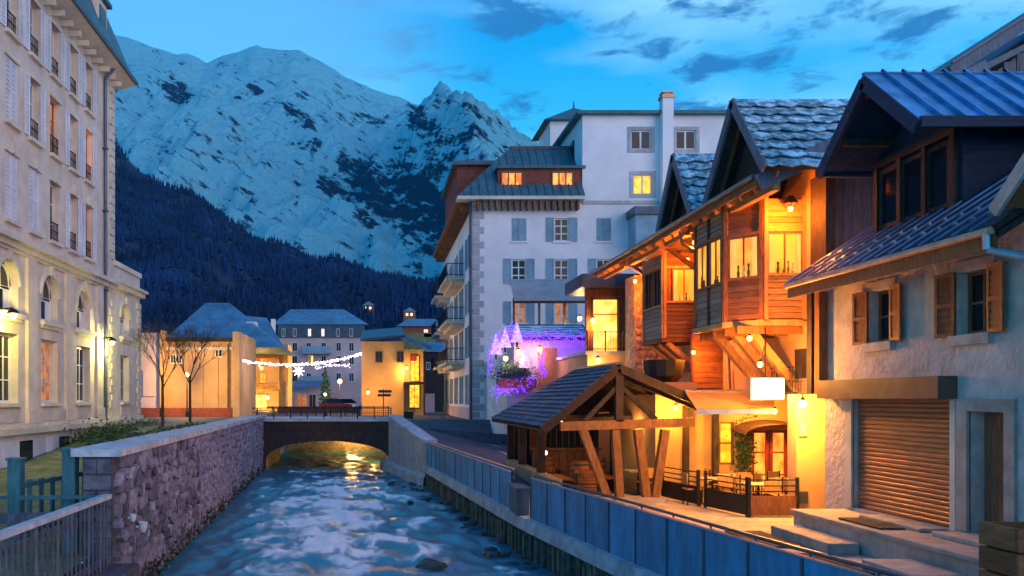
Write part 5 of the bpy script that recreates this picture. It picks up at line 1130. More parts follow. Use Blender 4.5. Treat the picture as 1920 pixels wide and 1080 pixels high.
# ================================================================ THE WHITE HOTEL AND ITS TERRACE
def hotel():
    t = thing('white_hotel', 'large white hotel with blue-grey shutters, dark mansard and lit wooden dormers', 'hotel', (14, 62, -2.6))
    Yh, XL_ = 56.0, 6.68; F = Fr((0, Yh, 0), (1, 0, 0), (0, -1, 0)); S = Fr((XL_, 0, 0), (0, 1, 0), (-1, 0, 0))
    X = lambda px: (px - CX) * Yh / FPX
    Z = lambda py: (CY - py) * Yh / FPX
    rows = [(Z(452), Z(409)), (Z(531), Z(486)), (Z(606), Z(566))]
    wins = [(X(973), 0), (X(1053), 1), (X(1132), 0)]
    holes = []; W_ = []
    for i, (a, b_) in enumerate(rows):
        for c, op in wins:
            op2 = op if i == 0 else 1; W_.append((i, c, a, b_, op2)); holes.append((c - .5, c + .5, a, b_))
    holes += [(X(1183), X(1221), Z(280), Z(244)), (X(1267), X(1305), Z(280), Z(244)), (X(1187), X(1223), Z(364), Z(327)), (X(1000), X(1030), Z(606), Z(566))][:3]
    X1, X2, ZE = X(1092), 24.5, 13.35
    part(t, 'front_wall', wall(F, XL_, X1, -2.8, ZE, [h for h in holes if h[1] < X1], .3), 'white_stucco')
    part(t, 'tower_wall', wall(F, X1, X2, -2.8, 19.2, [h for h in holes if h[0] > X1], .3), 'white_stucco')
    for i, c, a, b_, op in W_:
        if op:
            window(t, F, c - .5, c + .5, a, b_, .2, 'frame_white', 'glass' if i < 2 else 'lit_dim', 2, 3, .09, sill=.1, sm='white_stucco', bar=.08, panes=False)
            for s in (-1, 1): u0, u1 = sorted((c + s * .53, c + s * 1.05)); shutter(t, F, u0, u1, a - .03, b_ + .03, 'shutter_blue', .02, .05, 8, .07)
        else:
            for s in (-1, 1): u0, u1 = sorted((c, c + s * .5)); shutter(t, F, u0 + .012, u1 - .012, a, b_, 'shutter_blue', -.05, .05, 8, .07)
            g = MB(); F.box(g, c - .6, c + .6, a - .12, a - .01, -.02, .1); part(t, 'sill', g, 'white_stucco')
            g = MB(); F.box(g, c - .5, c + .5, a, b_, -.3, -.1); part(t, 'blind_panel', g, 'dark_inside')
    for k, (a, c, z0, z1) in enumerate(((X(1183), X(1221), Z(280), Z(244)), (X(1267), X(1305), Z(280), Z(244)), (X(1187), X(1223), Z(364), Z(327)))):
        f = window(t, F, a, c, z0, z1, .2, 'frame_white', 'lit_yellow' if k == 2 else 'glass', 2, 1, .09, bar=.12)
        g = MB()
        for p, q, z_, y_ in ((a - .22, a, z0 - .22, z1 + .22), (c, c + .22, z0 - .22, z1 + .22), (a, c, z1 + .001, z1 + .22), (a, c, z0 - .22, z0 - .001)): F.box(g, p, q, z_, y_, -.02, .05)
        part(f, 'surround', g, 'quoin_grey')
    # quoins at the corner, drainpipe, eave with brackets
    for k in range(31):
        v = -2.3 + k * .5; d_ = .82 if k % 2 else .52; g = MB(); F.box(g, XL_ + .02, XL_ + d_, v, v + .44, -.1, .05); part(t, 'quoin', g, 'quoin_grey')
    g = MB(); g.tube((XL_ - .1, Yh - .08, ZE), (XL_ - .1, Yh - .08, -2.6), .1, n=8); part(t, 'drainpipe', g, 'metal_dark')
    b = MB(); F.box(b, XL_ - 1.05, X1, ZE, ZE + .22, -.2, .8); part(t, 'eave', b, 'cream_trim'); b = MB(); S.box(b, Yh + .2, 78, ZE - .02, ZE + .2, -.2, 1.05); part(t, 'side_eave', b, 'wood_mid')
    for k in range(17): x = XL_ + .35 + k * .42; g = MB(); F.box(g, x - .07, x + .07, ZE - .62, ZE - .002, 0, .62); part(t, 'eave_bracket', g, 'wood_mid')
    for k in range(30): g = MB(); S.box(g, Yh + .6 + k * .72, Yh + .78 + k * .72, ZE - .5, ZE - .022, 0, .8); part(t, 'eave_bracket', g, 'wood_mid')
    b = MB(); F.box(b, X1, X2, 13.2, 13.42, -.05, .09); part(t, 'string_course', b, 'quoin_grey')
    # side wall along the lane
    ysd = [58.5, 62.5, 66.5, 70.5, 74.5]; zr_ = [(-.4, 1.7), (2.9, 5.1), (6.0, 8.2), (9.2, 11.4)]
    part(t, 'side_wall', wall(S, Yh, 78, -2.8, ZE, [(y - .55, y + .55, a, b_) for y in ysd for a, b_ in zr_], .25), 'white_stucco')
    for y in ysd:
        for j, (a, b_) in enumerate(zr_):
            window(t, S, y - .55, y + .55, a, b_, .18, 'frame_white', 'glass' if (j + int(y)) % 3 else 'lit_dim', 2, 2, .09, panes=False)
            for s in (-1, 1): u0, u1 = sorted((y + s * .58, y + s * 1.1)); shutter(t, S, u0, u1, a, b_, 'shutter_blue', .02, .05, 6)
    for j, z in enumerate((3.0 - .25, 6.0 - .25, 9.2 - .25)):
        for ya, yb in ((60.5, 68.5), (71.5, 76.5)):
            b = MB(); S.box(b, ya, yb, z - .2, z, 0, 1.35); bl = part(t, 'balcony', b, 'cream_trim')
            b = MB(); S.box(b, ya + .3, yb - .3, z - .5, z - .2, 0, .9); part(bl, 'corbel', b, 'cream_trim')
            b = MB()
            for zz in (z + .12, z + .95): S.box(b, ya, yb, zz, zz + .05, 1.28, 1.33); S.box(b, ya, ya + .05, zz, zz + .05, 0, 1.28)
            k = ya
            while k < yb: S.box(b, k, k + .025, z + .12, z + .95, 1.29, 1.32); k += .16
            for k in range(9): S.box(b, ya + .01, ya + .03, z + .12, z + .95, .1 + k * .14, .12 + k * .14)
            part(bl, 'balustrade', b, 'black_metal', kind='stuff')
    b = MB(); S.box(b, Yh + .3, 78, -2.8, -.6, 0, .06); part(t, 'side_plinth', b, 'pink_wall')
    # mansard with hip
    e0, zt = ZE + .23, 18.0; A = [Vector((XL_ - 1.05, Yh - .8, e0)), Vector((X1, Yh - .8, e0)), Vector((X1, 59.2, zt)), Vector((9.8, 59.2, zt)), Vector((9.8, 76, zt)), Vector((XL_ - 1.05, 78.5, e0))]
    b = MB(); b.prism([A[0], A[1], A[2], A[3]], (0, .05, -.15)); b2 = MB(); b2.prism([A[0], A[3], A[4], A[5]], (.1, 0, -.1)); rf1 = part(t, 'front_roof', b, 'teal_roof'); part(t, 'side_roof', b2, 'teal_roof')
    for k in range(15):
        x = XL_ - .6 + k * .55; f0 = 0; x2 = max(x, min(x + 4, 9.9)) if x < 9.9 else x; b = MB()
        fr = 1.0 if x > 9.8 else (x - (XL_ - 1.05)) / (9.8 - (XL_ - 1.05)); p = Vector((x, Yh - .8, e0 + .03)); q = Vector((x, Yh - .8 + 4.0 * fr, e0 + .03 + (zt - e0) * fr)); b.beam(p, q, .06, .09); part(rf1, 'seam', b, 'teal_roof')
    b = MB(); b.box(9.8, X1 + 1, 59.2, 76, zt - .1, zt + .12); part(t, 'top_roof', b, 'metal_dark')
    b = MB(); b.box(9.95, X1 + .2, 59.0, 62, zt - 1.05, zt - .12); part(t, 'roof_band', b, 'wood_red')
    # front dormer band, lit
    D = Fr((0, Yh + .1, 0), (1, 0, 0), (0, -1, 0)); a, c = X(934), X(1096); b = MB(); b.box(a, c, Yh + .1, Yh + 5, Z(362), Z(316)); dm = part(t, 'dormer', b, 'wood_red')
    b = MB(); b.box(a - .12, c + .05, Yh - .15, Yh + 5, Z(316), Z(311)); part(dm, 'dormer_roof', b, 'teal_roof')
    for u0 in (X(942), X(1037)):
        for k in range(3):
            w0 = u0 + k * .46; g = MB(); D.box(g, w0, w0 + .37, Z(358), Z(324), .0, .03); part(dm, 'lit_pane', g, 'lit_orange')
        g = MB()
        for k in range(4): D.box(g, u0 + k * .46 - .09, u0 + k * .46, Z(359), Z(322), .0, .07)
        D.box(g, u0 - .09, u0 + 1.38, Z(361), Z(358), 0, .08); D.box(g, u0 - .09, u0 + 1.38, Z(324), Z(321), 0, .08); part(dm, 'dormer_frame', g, 'frame_wood')
    # side dormer, red
    b = MB(); b.box(6.1, 9, 60, 70, 14.3, 16.9); dm = part(t, 'dormer', b, 'wood_red'); b = MB(); b.box(5.75, 9.6, 59.6, 70.4, 16.9, 17.2); part(dm, 'dormer_roof', b, 'metal_dark')
    # the tower block and its roofs
    b = MB(); b.add([(X1, Yh, 13.3), (X1, 64, 13.3), (X1, 64, 19.2), (X1, Yh, 19.2)], [(0, 1, 2, 3)]); part(t, 'tower_side', b, 'white_stucco')
    b = MB(); b.box(X1 + 1.2, X1 + 1.25, 0, .01, 0, .01); b = MB(); b.box(X1 - .12, X1 - .02, 58.2, 59.0, 16.6, 18.2); part(t, 'tower_window', b, 'glass')
    b = MB(); b.prism([(X1 - .45, Yh - .45, 19.2), (X2 + .4, Yh - .45, 19.2), (X2 + .4, 66, 19.2), (X1 - .45, 66, 19.2)], (0, 0, .22)); part(t, 'tower_roof', b, 'teal_roof')
    b = MB(); b.add([(14.5, 70, 23.7), (20.9, 70, 23.7), (20.9, 76, 23.7), (14.5, 76, 23.7), (17.7, 73, 25.7)], [(0, 1, 4), (1, 2, 4), (2, 3, 4), (3, 0, 4), (3, 2, 1, 0)]); part(t, 'turret_roof', b, 'teal_roof')
    b = MB(); b.box(15.1, 20.3, 70.6, 75.4, 13, 23.7); part(t, 'turret', b, 'white_stucco'); b = MB(); b.tube((17.7, 73, 25.6), (17.7, 73, 26.3), .1, .03); part(t, 'finial', b, 'metal_dark')
    b = MB(); b.add([(X(1210), 59, 19.42), (X(1300), 59, 19.42), (X(1300), 63, 19.42), (X(1210), 63, 19.42), (X(1262), 61, 20.6)], [(0, 1, 4), (1, 2, 4), (2, 3, 4), (3, 0, 4)]); part(t, 'roof_lantern', b, 'teal_roof')
    b = MB(); F.box(b, X(1236), X(1256), 8, Z(190), .02, .7); ch = part(t, 'chimney', b, 'white_stucco'); b = MB(); F.box(b, X(1234), X(1258), Z(190), Z(184), -.05, .78); F.box(b, X(1239), X(1253), Z(184), Z(180), .1, .6); F.box(b, X(1236), X(1256), Z(180), Z(177), .03, .68); part(ch, 'chimney_cap', b, 'copper')
    b = MB(); b.box(X(1262), X(1278), 58, 58.6, 19.4, Z(196)); b.box(X(1260), X(1280), 57.9, 58.7, Z(196), Z(193)); part(t, 'small_chimney', b, 'teal_roof')
    b = MB(); b.box(X(1178), X(1250), Yh - 1.6, Yh, Z(470), Z(412)); bx2 = part(t, 'annex', b, 'shutter_blue'); b = MB(); b.box(X(1174), X(1252), Yh - 1.8, Yh, Z(412), Z(398)); part(bx2, 'annex_roof', b, 'metal_dark')
hotel()
# ---- terrace block before the hotel with the festive chalet stand
def terrace():
    t = thing('hotel_terrace', 'raised hotel terrace block with plastered walls and lit doorway behind the pavilion', 'terrace', (10, 46, -2.8))
    b = MB(); b.box(7.6, 15, 45.5, 55.9, -2.9, 2.5); part(t, 'block', b, 'old_plaster')
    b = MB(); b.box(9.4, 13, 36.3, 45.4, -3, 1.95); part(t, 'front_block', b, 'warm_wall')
    b = MB(); b.box(9.3, 13.1, 36.2, 45.4, 1.95, 2.1); part(t, 'slab', b, 'concrete')
    b = MB(); b.box(9.9, 13.2, 38.4, 38.7, 2.1, 5.1); wl = part(t, 'door_wall', b, 'wood_mid')
    D = Fr((0, 38.4, 0), (1, 0, 0), (0, -1, 0))
    b = MB(); D.box(b, 10.15, 11.35, 2.12, 4.6, .0, .03); part(t, 'lit_doorway', b, 'lit_shop')
    b = MB()
    for u in (10.1, 11.3): D.box(b, u, u + .1, 2.1, 4.7, .0, .1)
    D.box(b, 10.1, 11.4, 4.6, 4.75, 0, .1); D.box(b, 10.2, 11.3, 3.9, 3.95, .031, .06); part(t, 'door_frame', b, 'wood_mid')
    b = MB(); b.box(9.5, 13.3, 37.6, 41, 5.1, 5.7); part(t, 'door_roof', b, 'metal_dark')
    b = MB()
    for z in (2.2, 2.95): b.beam((9.4, 36.35, z), (12.6, 36.35, z), .03, .03)
    for k in range(28): b.beam((9.4 + k * .115, 36.35, 2.1), (9.4 + k * .115, 36.35, 2.95), .014, .014, (0, 1, 0))
    for k in range(5): b.beam((9.4 + k * .8, 36.35, 2.1), (9.4 + k * .8, 36.35, 3.0), .05, .05, (0, 1, 0))
    part(t, 'iron_railing', b, 'black_metal', kind='stuff')
    for x in (7.7, 9.1, 10.5): b = MB(); b.box(x, x + .12, 45.6, 45.72, 2.5, 5.6); part(t, 'canopy_post', b, 'metal_dark')
    b = MB()
    for z in (2.6, 3.3): b.beam((7.6, 45.55, z), (12, 45.55, z), .04, .04)
    for k in range(30): b.beam((7.65 + k * .145, 45.55, 2.5), (7.65 + k * .145, 45.55, 3.3), .02, .02, (0, 1, 0))
    part(t, 'terrace_railing', b, 'black_metal', kind='stuff')
terrace()
awning('terrace_awning', 'wide grey-pink cloth awning over the hotel terrace', (7.75, 47, 6.75), (11.85, 47, 6.75), (11.75, 45.2, 5.35), (7.7, 45.2, 5.35), 'awning_grey', bar='wood_dark')
awning('terrace_awning', 'short dark awning beside the grey-pink one over the lit doorway', (10.6, 40, 5.95), (12.3, 40, 5.95), (12.2, 38, 5.2), (10.5, 38, 5.2), 'awning_grey', bar='wood_dark')
YS = 42.0
def stand():
    t = thing('festive_stand', 'small festive chalet stand with snowy roof and violet fairy lights', 'stand', (8.5, YS + 1, 1)); x0, x1 = 7.2, 11.0
    b = MB(); b.box(x0, x1, YS + .3, YS + 2.6, -1.2, 3.0); part(t, 'wall', b, 'violet_wall')
    b = MB(); b.slab((x0 - .6, YS - .25, 3.05), (x1 + .1, YS - .25, 3.05), (x1 + .1, YS + 1.8, 3.95), (x0 - .2, YS + 1.8, 3.95), .1); part(t, 'roof', b, 'wood_dark')
    r = random.Random(9)
    for k in range(5):
        y_ = .25 + k * .34; b = MB(); n_ = 16; xs_ = [x0 - .45 + (x1 - x0 + .4) * q / n_ for q in range(n_ + 1)]; P = lambda x, e: (x, YS - .25 + y_ + e, 3.075 + (y_ + e) * .44)
        for xa, xb in zip(xs_, xs_[1:]): wa, wb = .1 + .11 * noise.noise((xa * 1.7, k * 3, 1)), .1 + .11 * noise.noise((xb * 1.7, k * 3, 1)); b.slab(P(xa, -max(.02, wa)), P(xb, -max(.02, wb)), P(xb, max(.02, wb)), P(xa, max(.02, wa)), -.03)
        part(t, 'snow_strip', b, 'snow_patch')
    b = MB(); b.box(x0 + 1.2, x0 + 2.2, YS + .27, YS + .298, .4, 2.6); part(t, 'door', b, 'wood_light')
    b = MB(); b.box(x0 - .9, x0 + 1.0, YS - .5, YS + .3, .55, 1.0); part(t, 'counter', b, 'wood_mid')
mat('violet_wall', (.50, .42, .62), .9, .1, 2)
stand()
for k, (px, top, lab) in enumerate(((928, 630, 'leftmost glowing violet tree-shaped light cone on the stand'), (945, 617, 'middle glowing violet tree-shaped light cone on the stand'), (967, 607, 'tallest glowing violet tree-shaped light cone on the stand'), (981, 655, 'smallest glowing violet cone low on the stand'))):
    x = (px - CX) * YS / FPX; zt = (CY - top) * YS / FPX; t = thing('light_cone', lab, 'light', (x, YS - .3, zt - 1), 'light cones on the festive stand'); b = MB(); b.lathe((x, YS - .35, zt - .95), [(.32, 0), (.18, .5), (.02, 1.0)], 8); part(t, 'cone', b, 'violet_cone'); b = MB(); b.box(x - .05, x + .05, YS - .4, YS - .3, zt - 1.2, zt - .95); part(t, 'foot', b, 'black_metal')
def fairy(name, label, path, n, spread, m, seed, cat='garland', br=.028, light_at=None, col=(.33, .09, 1), power=60):
    r = random.Random(seed); pts = [Vector(p) for p in path]; c = pts[len(pts) // 2]; t = thing(name, label, cat, tuple(c)); w = MB(); bl = MB()
    for p, q in zip(pts, pts[1:]):
        mid = (p + q) / 2 - Vector((0, 0, .03)); w.tube(p, mid, .012, n=4, cap=False); w.tube(mid, q, .012, n=4, cap=False)
    L_ = len(pts) - 1
    for k in range(n):
        f = r.random() * L_; i = min(int(f), L_ - 1); p = pts[i].lerp(pts[i + 1], f - i) + Vector((r.gauss(0, spread), r.gauss(0, spread * .5), r.gauss(0, spread)))
        bl.ball(p, br * r.uniform(.6, 1.2), 5, 3)
    part(t, 'wire', w, 'black_metal'); part(t, 'bulbs', bl, m, kind='stuff')
    for i, q in enumerate(light_at or ()): light(t, 'light', q, col, power, .2)
P_ = lambda px, py, y=YS - .4: Vector(((px - CX) * y / FPX, y, (CY - py) * y / FPX))
fairy('purple_garland', 'long violet fairy light garland along the eave of the festive stand', [P_(948, 628), P_(985, 634), P_(1030, 630), P_(1070, 638), P_(1108, 632)], 620, .19, 'purple_bulb', 1, light_at=[P_(1040, 660, YS - .9), P_(1090, 660, YS - .9)], power=32)
fairy('purple_garland', 'thick violet fairy light garland below the green shrubs', [P_(930, 735), P_(950, 728), P_(975, 724), P_(1000, 712)], 420, .15, 'purple_bulb', 2, light_at=[P_(955, 715, YS - 1.2)], power=32)
fairy('purple_garland', 'short upright violet garland beside the stand door', [P_(1018, 660), P_(1014, 685), P_(1022, 705)], 130, .09, 'purple_bulb', 3)
fairy('purple_garland', 'violet lights running up the left edge of the stand', [P_(918, 700), P_(920, 665), P_(926, 640), P_(942, 625), P_(960, 612)], 200, .1, 'purple_bulb', 4, light_at=[P_(930, 660, YS - 1.2)], power=22)
hedge('shrub', 'bluish green shrub mass above the lower violet garland', lambda r: tuple(P_(r.gauss(962, 17), r.gauss(700, 9), YS - .2 + r.gauss(0, .25))), 2600, .06, 'leaf_blue', 31, 'shrub')
for px, py, y, pw, lab in ((1087, 597, 44.5, 130, 'warm globe lamp left of the lit doorway'), (1112, 601, 38.0, 90, 'warm globe lamp beside the frame of the lit doorway'), (1121, 676, 35.8, 90, 'warm globe lamp behind the pavilion ridge'), (1012, 655, YS - .5, 70, 'warm globe lamp under the stand eave'), (948, 672, YS - .6, 45, 'warm globe lamp among the violet cones, left one'), (972, 660, YS - .6, 45, 'warm globe lamp among the violet cones, right one')):
    lamp_globe('terrace_lamp', lab, tuple(P_(px, py, y)), pw, WARM, r=.13, group='warm globe lamps on the hotel terrace')

# ================================================================ THE FAR VILLAGE
def at(px, py, y): return Vector(((px - CX) * y / FPX, y, (CY - py) * y / FPX))
def block(t, nm, px0, px1, pt_, y, dep, m, z0=-1.5):
    a, c = at(px0, pt_, y), at(px1, pt_, y); b = MB(); b.box(a.x, c.x, y, y + dep, z0, a.z); return part(t, nm, b, m)
def wins(t, y, lst, nm='window', m='glass', fm='frame_white'):
    F = Fr((0, y, 0), (1, 0, 0), (0, -1, 0))
    for px0, px1, py0, py1, *k in lst:
        a, c = at(px0, py1, y), at(px1, py0, y); mm = k[0] if k else m; b = MB(); F.box(b, a.x, c.x, a.z, c.z, .01, .05); o = part(t, nm, b, mm)
        g = MB(); e = .06
        for p in ((a.x - e, a.x, a.z - e, c.z + e), (c.x, c.x + e, a.z - e, c.z + e), (a.x, c.x, c.z, c.z + e), (a.x - .04, c.x + .04, a.z - e * 1.6, a.z)): F.box(g, *p, 0, .09)
        F.box(g, (a.x + c.x) / 2 - .02, (a.x + c.x) / 2 + .02, a.z, c.z, .051, .07); part(o, 'frame', g, fm)
def hip(t, nm, px0, px1, pe, pr0, pr1, prt, y, dep, m, ov=.4):
    a, c = at(px0, pe, y), at(px1, pe, y); ym = y + dep / 2; r0, r1 = at(pr0, prt, ym), at(pr1, prt, ym); z = a.z; b = MB()
    V_ = [(a.x - ov, y - ov, z), (c.x + ov, y - ov, z), (c.x + ov, y + dep + ov, z), (a.x - ov, y + dep + ov, z), tuple(r0), tuple(r1)]
    b.add(V_, [(0, 1, 5, 4), (1, 2, 5), (2, 3, 4, 5), (3, 0, 4), (3, 2, 1, 0)]); return part(t, nm, b, m)
mat('blue_roof', (.10, .20, .28), .6, .25, .8, .2, 4)
# peach house on the left quay
t = thing('peach_house', 'plain peach walled house with flat roof edge behind the quay trees', 'house', (-14, 66, -1.4))
block(t, 'wall', 305, 436, 640, 66, 8, 'warm_wall'); block(t, 'side_wing', 262, 305, 624, 65, 8, 'pink_wall'); block(t, 'fin_wall', 436, 449, 622, 64.5, 9, 'warm_wall')
a, c = at(303, 640, 65.6), at(438, 640, 65.6); b = MB(); b.box(a.x, c.x, 65.7, 74.2, a.z, a.z + .3); part(t, 'roof_edge', b, 'wood_dark')
b = MB(); b.box(at(300, 0, 64.8).x, at(306, 0, 64.8).x, 64.7, 66, -1.4, at(0, 620, 65).z); part(t, 'corner_pier', b, 'warm_wall')
b = MB(); b.box(at(262, 0, 64.9).x, at(436, 0, 64.9).x, 64.7, 64.98, -1.4, -.7); part(t, 'base_course', b, 'wood_red')
wins(t, 66, ((321, 329, 666, 680), (332, 340, 666, 680), (405, 416, 652, 668)))
b = MB(); b.tube((at(428, 0, 65.9).x, 65.85, 4.4), (at(428, 0, 65.9).x, 65.85, -1.2), .06); part(t, 'downpipe', b, 'metal_dark')
a, c = at(305, 0, 65.9), at(436, 0, 65.9); b = MB(); b.box(a.x, c.x, 65.9, 65.99, 3.9, 4.15); part(t, 'string_course', b, 'cream_trim')
b = MB(); b.box(at(268, 0, 64.9).x, at(290, 0, 64.9).x, 64.9, 64.99, .2, 2.2); part(t, 'wall_panel', b, 'pink_wall')
for k in range(3): x = at(352 + k * 28, 0, 65.9).x; b = MB(); b.box(x, x + .05, 65.93, 65.99, -.6, 4.3); part(t, 'wall_batten', b, 'warm_wall')
# wide hipped building behind it
t = thing('hipped_building', 'broad building with big blue hipped roof behind the peach house', 'building', (-16, 88, -1.4))
block(t, 'wall', 305, 440, 640, 88, 14, 'pink_wall'); hip(t, 'roof', 300, 520, 652, 385, 430, 568, 86, 16, 'blue_roof')
block(t, 'wall_band', 308, 450, 632, 86.2, 4, 'blue_roof', 5.2)
block(t, 'chimney', 462, 480, 603, 90, 1.5, 'white_stucco', 7); wins(t, 85.9, ((330, 336, 640, 648),))
# shop house with balconies
t = thing('shop_house', 'brightly lit shop house with timber balconies and awning beside the peach house', 'house', (-13, 100, -1.4))
block(t, 'wall', 440, 522, 655, 100, 10, 'warm_wall'); b = MB(); a, c = at(425, 655, 99), at(535, 655, 99); r0, r1 = at(440, 590, 106), at(500, 596, 106); b.slab(a, c, r1, r0, .2); part(t, 'roof', b, 'blue_roof')
wins(t, 100, ((450, 472, 735, 768, 'lit_shop'), (478, 500, 740, 768, 'lit_shop'), (452, 462, 700, 716, 'lit_orange'), (470, 478, 700, 716, 'lit_orange'), (488, 498, 700, 718, 'lit_orange'), (488, 500, 668, 684, 'lit_orange')), 'shop_window', 'lit_shop', 'frame_wood')
for p0, p1, py in ((440, 466, 694), (480, 520, 668), (492, 524, 730)):
    a, c = at(p0, py, 98.4), at(p1, py, 98.4); b = MB(); b.box(a.x, c.x, 98.4, 100, a.z - .2, a.z); bl = part(t, 'balcony', b, 'wood_mid'); b = MB(); b.box(a.x, c.x, 98.4, 98.46, a.z + .7, a.z + .8)
    k = a.x
    while k < c.x: b.box(k, k + .06, 98.4, 98.45, a.z, a.z + .7); k += .2
    part(bl, 'balustrade', b, 'wood_light', kind='stuff')
a, c = at(442, 728, 97.5), at(512, 728, 97.5); b = MB(); b.slab((a.x, 97.5, a.z - .3), (c.x, 97.5, a.z - .3), (c.x, 100, a.z + .4), (a.x, 100, a.z + .4), .05); part(t, 'shop_awning', b, 'awning_warm')
block(t, 'golden_gable', 524, 540, 645, 101, 5, 'orange_wall'); block(t, 'door_pier', 528, 536, 715, 95, 1, 'orange_wall')
for px, py, pw, lab in ((462, 742, 900, 'bright shop lamp under the awning, nearer the peach house'), (502, 745, 700, 'bright shop lamp under the awning, farther from the peach house'), (490, 690, 400, 'warm balcony lamp on the shop house')): lamp_globe('shop_lamp', lab, tuple(at(px, py, 97.0)), pw, GOLD, r=.22, group='lamps on the shop house')
# pink hotel in the middle distance
t = thing('pink_hotel', 'pale pink hotel with dark mansard floor and blue roof beyond the bridge', 'hotel', (-8, 130, -1.4)); Y = 130
block(t, 'wall', 522, 682, 633, Y, 12, 'pink_wall'); block(t, 'mansard', 521, 683, 609, Y - .3, 12, 'metal_dark', at(0, 633, Y).z + .02); hip(t, 'roof', 518, 684, 609, 545, 645, 580, Y, 13, 'blue_roof', .6)
wins(t, Y - .3, tuple((px, px + 5, 617, 630, m) for px, m in ((529, 'glass'), (550, 'glass'), (578, 'lit_pink'), (603, 'lit_pink'), (631, 'glass'), (656, 'glass'))))
wins(t, Y, tuple((px, px + 8, py, py + 15) for py in (643, 668, 700) for px in (549, 575, 603, 631, 655)))
for py in (660, 716): a, c = at(567, py, Y - 1.4), at(620, py, Y - 1.4); b = MB(); b.box(a.x, c.x, Y - 1.4, Y, a.z - .25, a.z); bl = part(t, 'balcony', b, 'shutter_blue'); b = MB(); b.box(a.x, c.x, Y - 1.4, Y - 1.34, a.z + .05, a.z + .9); part(bl, 'balustrade', b, 'shutter_blue')
wins(t, Y, ((577, 587, 667, 684, 'lit_shop'),), 'lit_window'); a, c = at(545, 725, 118), at(598, 725, 118); b = MB(); b.slab((a.x, 118, a.z), (c.x, 118, a.z), (c.x, Y, a.z + 1.2), (a.x, Y, a.z + 1.2), .1); part(t, 'porch_roof', b, 'blue_roof'); block(t, 'porch', 547, 596, 733, 119, 11, 'pink_wall')
block(t, 'chimney', 508, 515, 598, 120, 1.2, 'white_stucco', 6); wins(t, 119, ((555, 575, 740, 768, 'lit_dim'), (580, 592, 740, 768)))
# orange house right of the bridge
t = thing('orange_house', 'orange walled house with lit side annex at the right end of the bridge', 'house', (1, 72, -1.4)); Y = 72
block(t, 'wall', 678, 757, 640, Y, 9, 'orange_wall'); a, c = at(676, 640, Y - .3), at(760, 632, Y - .3); b = MB(); b.slab((a.x, Y - .4, a.z), (c.x, Y - .4, c.z), (c.x, Y + 9, c.z + 1.5), (a.x, Y + 9, a.z + 1.5), -.2); part(t, 'roof', b, 'metal_dark')
wins(t, Y, ((705, 716, 660, 678), (745, 756, 660, 678)), 'window', 'glass', 'frame_wood')
block(t, 'annex', 757, 796, 655, Y + 1, 8, 'warm_wall'); wins(t, Y + 1, ((770, 785, 668, 714, 'lit_yellow'), (768, 786, 722, 764, 'lit_yellow')), 'lit_window', 'lit_yellow', 'frame_wood')
wins(t, Y + .96, ((770, 780, 667, 675, 'red_paint'),), 'red_sign', 'red_paint', 'frame_red')
a, c = at(752, 655, Y - .5), at(812, 655, Y - .5); b = MB(); b.slab((a.x, Y - .5, a.z + .9), (c.x, Y - .5, a.z - .2), (c.x, Y + 8, a.z + .9), (a.x, Y + 8, a.z + 2), -.15); part(t, 'annex_roof', b, 'blue_roof')
b = MB(); a, c = at(757, 716, Y - .3), at(796, 716, Y - .3); b.box(a.x, c.x, Y - .2, Y + 1, a.z - .15, a.z); part(t, 'annex_floor', b, 'wood_dark'); b = MB(); a = at(794, 0, Y - .2); b.box(a.x, a.x + .15, Y - .2, Y - .05, -1.4, 4.2); part(t, 'annex_post', b, 'wood_dark')
lamp_globe('house_lamp', 'warm lamp on the annex of the orange house', tuple(at(762, 690, 71.6)), 260, GOLD, r=.15); lamp_globe('house_lamp', 'warm lamp at the street corner before the orange house wall', tuple(at(690, 735, 69)), 520, WARM, r=.15)
# dark house in the lane and small chalet uphill
t = thing('lane_house', 'dark unlit house at the end of the lane beside the white hotel', 'house', (6, 92, -1.4)); block(t, 'wall', 790, 842, 660, 92, 10, 'dark_inside'); block(t, 'lit_gate', 798, 815, 738, 88, .5, 'pink_wall'); hip(t, 'roof', 788, 850, 660, 805, 840, 640, 92, 10, 'blue_roof')
wins(t, 92, ((800, 806, 680, 692), (815, 821, 680, 692)))
t = thing('red_chalet', 'small reddish timber chalet on the slope above the lane house', 'chalet', (14, 170, 3)); block(t, 'wall', 755, 828, 612, 170, 12, 'wood_red', 6); hip(t, 'roof', 750, 832, 612, 765, 815, 598, 170, 12, 'blue_roof', .8); wins(t, 170, ((795, 802, 618, 632, 'lit_pink'), (812, 819, 618, 632))); a = at(755, 630, 169); b = MB(); b.box(at(795, 0, 168).x, at(822, 0, 168).x, 168, 170, at(0, 632, 168).z, at(0, 626, 168).z); part(t, 'balcony', b, 'snow_patch')
b = MB(); b.box(6, 34, 168, 190, -1.6, 13.5); solo('slope_terrace', 'dark grassed terrace carrying the reddish chalet', 'terrace', b, 'lawn')
for px, py, y, lab in ((691, 577, 520, 'lone cottage with lit windows on the forest edge, left one'), (768, 589, 480, 'lone cottage with lit windows on the forest edge, right one')):
    p = at(px, py, y); t = thing('hill_cottage', lab, 'cottage', (p.x, y, p.z - 3), 'cottages on the forest slope'); b = MB(); b.box(p.x - 3.5, p.x + 3.5, y, y + 6, p.z - 8, p.z + 1.5); part(t, 'wall', b, 'wood_mid'); b = MB(); b.prism([(p.x - 4, y - .5, p.z + 1.5), (p.x + 4, y - .5, p.z + 1.5), (p.x, y - .5, p.z + 4)], (0, 7, 0)); part(t, 'roof', b, 'blue_roof')
    for dx in (-2.2, .4): b = MB(); b.box(p.x + dx, p.x + dx + 1.4, y - .1, y - .02, p.z - 1, p.z + .6); part(t, 'window', b, 'lit_pink')
